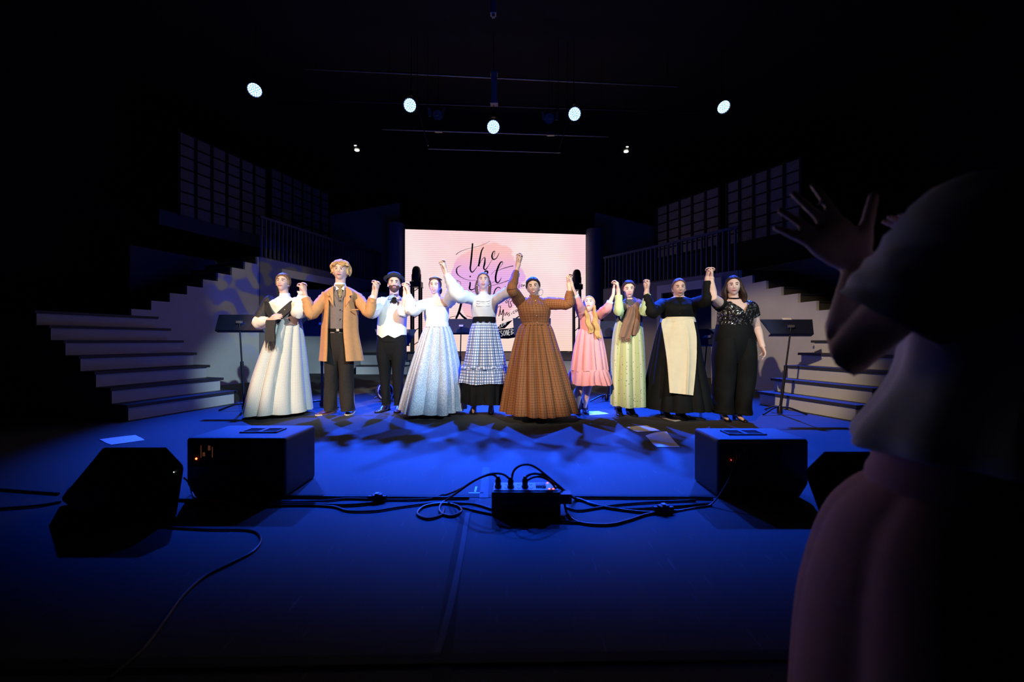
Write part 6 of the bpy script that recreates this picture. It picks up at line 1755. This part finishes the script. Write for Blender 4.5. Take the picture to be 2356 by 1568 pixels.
# ------------------------------------------------------------------ 10: woman in sequinned top and black trousers
Y = 4.42
def sequins():
    m, nt, b, u, v, uv = uvmat('black_sequins', 0.25)
    vo = nt.nodes.new('ShaderNodeTexVoronoi'); vo.inputs['Scale'].default_value = 110; nt.links.new(uv, vo.inputs['Vector'])
    sx = nt.nodes.new('ShaderNodeSeparateXYZ'); nt.links.new(vo.outputs['Color'], sx.inputs[0])
    no = nt.nodes.new('ShaderNodeTexNoise'); no.inputs['Scale'].default_value = 22; nt.links.new(uv, no.inputs['Vector'])
    k = math_node(nt, 'GREATER_THAN', math_node(nt, 'ADD', math_node(nt, 'MULTIPLY', sx.outputs[0], 0.5), no.outputs['Fac']), 0.93)
    nt.links.new(mix(nt, k, (0.010, 0.010, 0.011), (0.62, 0.62, 0.60)), b.inputs['Base Color'])  # pale cells add painted glints to the black sequins
    nt.links.new(math_node(nt, 'MULTIPLY', k, 0.8), b.inputs['Metallic'])
    ge = nt.nodes.new('ShaderNodeNewGeometry'); vm = nt.nodes.new('ShaderNodeVectorMath'); vm.operation = 'MULTIPLY_ADD'
    sb = nt.nodes.new('ShaderNodeVectorMath'); sb.operation = 'SUBTRACT'; sb.inputs[1].default_value = (0.5, 0.5, 0.5)
    nt.links.new(vo.outputs['Color'], sb.inputs[0]); nt.links.new(sb.outputs[0], vm.inputs[0]); vm.inputs[1].default_value = (0.7, 0.7, 0.7); nt.links.new(ge.outputs['Normal'], vm.inputs[2])
    nn = nt.nodes.new('ShaderNodeVectorMath'); nn.operation = 'NORMALIZE'; nt.links.new(vm.outputs[0], nn.inputs[0]); nt.links.new(nn.outputs[0], b.inputs['Normal'])
    return m
SEQ = sequins()
sp = dict(torso=[(800, 1648, 1730, 0.15), (747, 1652, 1725, 0.135), (722, 1655, 1728, 0.145), (706, 1657, 1729, 0.125), (695, 1664, 1720, 0.09), (684, 1675, 1698, 0.055)],
          feet=[(1668, 968), (1703, 969)], hips=(1668, 1708), hipy=805, head=(1687, 659), neck=(1688, 690), hs=0.92, k=0.98, yaw=0.05, pitch=0.10, roll=-0.03, smile=0.55, brow=HDARK, neckr=0.055, skin=SKIN2, heel=0.03, open_shoe=True,
          arml=clasp(1633, 627, HY[90], -1, sh=(1661, 703), el=(1640, 684), wr=(1636, 645), k=1.25),
          armr=dict(sh=(1727, 708), el=(1740, 752, 4.47), wr=(1752, 790, 4.37), hand=(1758, 808, 4.34), n=(-0.8, 0.3, 0.1), curl=(0.3, 0.45, 0.3), thumb=1, tout=0.4, k=1.3))
r, bd, M, R, hs, arms = person('dark-haired woman in black sequinned wrap top and wide trousers', Y, sp)
hair(r, M, HDARK, 0.018, 12, 0.005, side=1.25, low_side=-0.8, low_back=-0.95)
rd = random.Random(12)
for k in range(14):
    an = 1.25 + 3.78 * k / 13
    x = math.sin(an); y = -math.cos(an)
    lock(r, [M(Vector((x * 0.075, y * 0.09, 0.03))), M(Vector((x * 0.098, y * 0.10 + 0.01, -0.05))), M(Vector((x * 0.112, y * 0.105 + 0.02, -0.13))), M(Vector((x * 0.115, y * 0.10 + 0.03, -0.20 - 0.03 * rd.random())))], 0.026, HDARK, 0.008, 1.5)
m = MB(); c = M(Vector((0, 0.022, -0.135))); m.tube([c + Vector((math.cos(a) * 0.056, math.sin(a) * 0.056, -0.008 * math.sin(a) * -1)) for a in [6.283 * k / 24 for k in range(25)]], 0.006, 8); m.build('choker', BLACK, r)
# wrap top with V neck: shell that opens at the front towards the shoulders
m = MB(); nr, ns = 26, 60; R_ = interp([(752, 1650, 1727, 0.142), (735, 1652, 1729, 0.155), (718, 1653, 1731, 0.16), (703, 1655, 1731, 0.138), (694, 1661, 1723, 0.10)], nr); rings = []
for i, (py, xl, xr, b) in enumerate(R_):
    t = i / (nr - 1); g = 0.03 + 0.62 * smooth01((t - 0.45) / 0.55)
    cx = ((xl + xr) / 2 - CX) / F * Y; a = (xr - xl) / 2 / F * Y; z = H - (py - CY) / F * Y; o_ = []; i_ = []
    for j in range(ns + 1):
        th = -math.pi / 2 + g + (2 * math.pi - 2 * g) * j / ns; bb = b + (0.03 * math.exp(-((t - 0.42) / 0.2) ** 2) if math.sin(th) < 0 else 0)
        o_.append(Vector((cx + a * math.cos(th), Y + bb * math.sin(th), z))); i_.append(Vector((cx + (a - 0.008) * math.cos(th), Y + (bb - 0.008) * math.sin(th), z)))
    rings.append(o_ + i_[::-1])
m.loft(rings, True, (True, True), True); m.build('sequin_top', SEQ, r)
for sd in 'lr':
    sh, el, wr, hp, d = arms[sd]
    sleeve(r, [sh + Vector((0.05 if sd == 'l' else -0.05, 0, 0.015)), sh, sh.lerp(el, 0.42)], [0.064, 0.075, 0.073], SEQ if sd == 'r' else BLK2, 30, 0.05)
m = MB(); P = catmull([W(1722, 740, Y - 0.09), W(1728, 760, Y - 0.10), W(1733, 778, Y - 0.10), W(1734, 792, Y - 0.10)], 6)
m.ribbon(P, [0.05 + 0.003 * i for i in range(len(P))], (0.5, -0.8, 0), 0.02); m.build('wrap_tie', SEQ, r)
trousers(r, Y, [(746, 1650, 1727, 0.145), (775, 1644, 1732, 0.158), (805, 1648, 1730, 0.14), (835, 1670, 1708, 0.08)],
         [[(778, 1645, 1694, 0.15), (820, 1641, 1692, 0.155), (870, 1641, 1689, 0.13), (920, 1643, 1685, 0.125), (949, 1643, 1684, 0.13)],
          [(778, 1684, 1732, 0.15), (820, 1686, 1737, 0.155), (870, 1688, 1735, 0.13), (920, 1687, 1727, 0.125), (951, 1687, 1723, 0.13)]], BLK2, 3, 'wide_trousers')
for fx, dx in ((1669, -0.1), (1702, 0.15)): shoe(r, fx, 967, Y, (dx, -1), 0.22, PATENT, 0.04, 0.036, toe_h=0.024, low=True)
# ------------------------------------------------------------------ 11: spectator clapping beside the camera (stands on the hall floor, below the stage)
Y = 0.70; FZ = -0.45
TEE = mat('white_tshirt', (0.80, 0.78, 0.80), 0.85, var=0.04)
ROSE = mat('rose_cotton', (0.55, 0.28, 0.36), 0.85, var=0.06)
root = thing('person', 'dim spectator in white T-shirt clapping with raised hands beside the camera', 'person', (0.88, Y, FZ))
shirt_rows = [(455, 2225, 2415, 0.07), (480, 2190, 2460, 0.10), (560, 2160, 2490, 0.12), (700, 2148, 2500, 0.13), (850, 2120, 2520, 0.14), (950, 2062, 2560, 0.165), (1005, 2024, 2580, 0.185), (1036, 2022, 2582, 0.185), (1044, 2040, 2570, 0.17)]
mb = MB()
mb.loft(rings_of([(455, 2240, 2400, 0.06), (520, 2180, 2470, 0.10), (700, 2165, 2480, 0.11), (900, 2160, 2480, 0.105), (1100, 2130, 2510, 0.12), (1250, 2110, 2530, 0.13)], Y, 16, 28))
hc = Vector((1.14, 0.76, 1.33)); Rh = Matrix.Rotation(math.pi + 0.1, 3, 'Z')
Mh = lambda v: hc + Rh @ (v * 0.95)
dirs_mesh(mb, lambda d: Mh(head_point(d)), 60, 44)
mb.tube([(0.93, 0.71, 1.08), (1.03, 0.73, 1.18), Mh(Vector((0, 0.02, -0.05)))], [0.065, 0.053, 0.052], 14)
for s in (-1, 1):
    hx = 0.88 + 0.085 * s
    mb.tube([(hx, Y, 0.48), (hx + 0.01 * s, Y + 0.01, 0.25), (hx + 0.01 * s, Y, 0.02), (hx, Y, -0.15), (hx, Y - 0.01, FZ + 0.08)], [0.085, 0.078, 0.055, 0.052, 0.034], 14)
    mb.tube([(hx, Y - 0.02, FZ + 0.06), (hx - 0.04, Y + 0.08, FZ + 0.04), (hx - 0.06, Y + 0.13, FZ + 0.03)], [0.032, 0.03, 0.02], 10)
sh = W(2232, 540, 0.66); el = W(1942, 826, 0.78); wr = W(1978, 606, 0.84)
mb.tube([sh, sh.lerp(el, 0.5), el, el.lerp(wr, 0.3), wr.lerp(el, 0.15), wr], [0.052, 0.047, 0.039, 0.040, 0.029, 0.027], 16, round_ends=True)
d = (W(1826, 470, 0.86) - wr).normalized()
make_hand(mb, wr, d, Vector((0.25, 1, 0.25)), 1.12, (0.10, 0.12, 0.10), 0.26, -1, 0.95, 0.1)
sh2 = Vector((1.04, 0.82, 1.07)); el2 = Vector((1.10, 0.99, 0.86)); wr2 = W(2150, 610, 0.98)
mb.tube([sh2, sh2.lerp(el2, 0.5), el2, el2.lerp(wr2, 0.3), wr2], [0.052, 0.047, 0.039, 0.038, 0.026], 14, round_ends=True)
make_hand(mb, wr2, W(2095, 500, 0.94) - wr2, Vector((-0.8, 0.1, -0.4)), 1.05, (0.15, 0.2, 0.15), 0.15, 1, 0.8, 0.1)
body = link('body', remesh(mb, 0.006, 'body'), root); body.data.materials.clear(); body.data.materials.append(SKIN)
m = MB()
for row in [0]:
    pass
hr = MB()
def hfn(dv):
    k = hair_mask(dv, side=1.25, low_side=-0.6, low_back=-0.9); p = head_point(dv); n_ = Vector((dv.x / 0.074, dv.y / 0.094, dv.z / 0.116)).normalized()
    return Mh(p + n_ * (-0.012 + 0.030 * k))
dirs_mesh(hr, hfn, 60, 40); hr.build('hair', HDARK, root)
for k in range(9):
    x = -0.08 + 0.02 * k
    lock(root, [Mh(Vector((x, 0.085, 0.02))), Mh(Vector((x * 1.15, 0.12, -0.1))), Mh(Vector((x * 1.2, 0.13, -0.22)))], 0.028, HDARK, 0.006, 1)
for s in (-1, 1):
    ex = s * 0.031; y = face_y(ex, 0.002)
    m = MB(); m.ell(Mh(Vector((ex, y, 0.002))), (0.014, 0.006, 0.006), 12, 8, Rh); m.build('eye', EYEW, body)
    m = MB(); m.ell(Mh(Vector((ex, y - 0.005, 0.002))), (0.006, 0.003, 0.006), 10, 6, Rh); m.build('iris', IRIS, body)
m = MB(); m.tube(catmull([Mh(Vector((q * 0.022, face_y(q * 0.022, -0.06) - 0.001, -0.06))) for q in (-1, 0, 1)], 4), 0.004, 8); m.build('lips', LIP, body)
m = MB(); rr = rings_of(shirt_rows, Y, 30, 64, lambda th, t: 0.007 * math.sin(6 * th + 3 * t) * t + 0.010 * t * t * math.sin(11 * th + 1)); m.loft(rr, True, (True, False)); m.build('tshirt', TEE, root)
# short sleeve, wide at the hem
q = sh.lerp(el, 0.62)
sleeve(root, [sh + Vector((0.07, 0.02, 0.015)), sh + Vector((0.01, 0, 0.015)), sh.lerp(el, 0.3), q], [0.075, 0.088, 0.090, 0.088], TEE, 40, 0.12, 24)
sleeve(root, [sh2 + Vector((-0.05, 0, 0.0)), sh2, sh2.lerp(el2, 0.5)], [0.07, 0.082, 0.086], TEE, 41, 0.12, 24)
band(root, [(1040, 2058, 2560, 0.15), (1075, 2060, 2560, 0.15), (1105, 2046, 2575, 0.16), (1132, 2050, 2575, 0.165)], Y, ROSE, 'waistband', 0.0)
skirt(root, 'skirt', [(1128, 2052, 2575, 0.165), (1170, 2012, 2600, 0.20), (1250, 1968, 2640, 0.24), (1400, 1932, 2690, 0.28), (1550, 1908, 2720, 0.30), (1800, 1890, 2750, 0.31), (2060, 1880, 2760, 0.31)], Y, ROSE, 11, 0.010, 31, uv=False)
for s in (-1, 1):
    hx = 0.88 + 0.085 * s
    m = MB(); c = Vector((hx - 0.035, Y + 0.06, FZ)); dd = Vector((-0.4, 0.9, 0)).normalized(); ss = Vector((-dd.y, dd.x, 0)); rings = []
    for t, w, h in ((-0.5, 0.5, 0.05), (-0.4, 0.75, 0.085), (-0.15, 0.85, 0.075), (0.15, 1.0, 0.055), (0.4, 0.8, 0.042), (0.5, 0.3, 0.03)):
        rings.append([c + dd * t * 0.25 + ss * math.cos(a) * 0.046 * w + Vector((0, 0, max(0.0, h * (0.5 + 0.5 * math.sin(a))))) for a in [6.283 * j / 14 for j in range(14)]])
    m.loft(rings); m.build('shoe', BLACK, root)
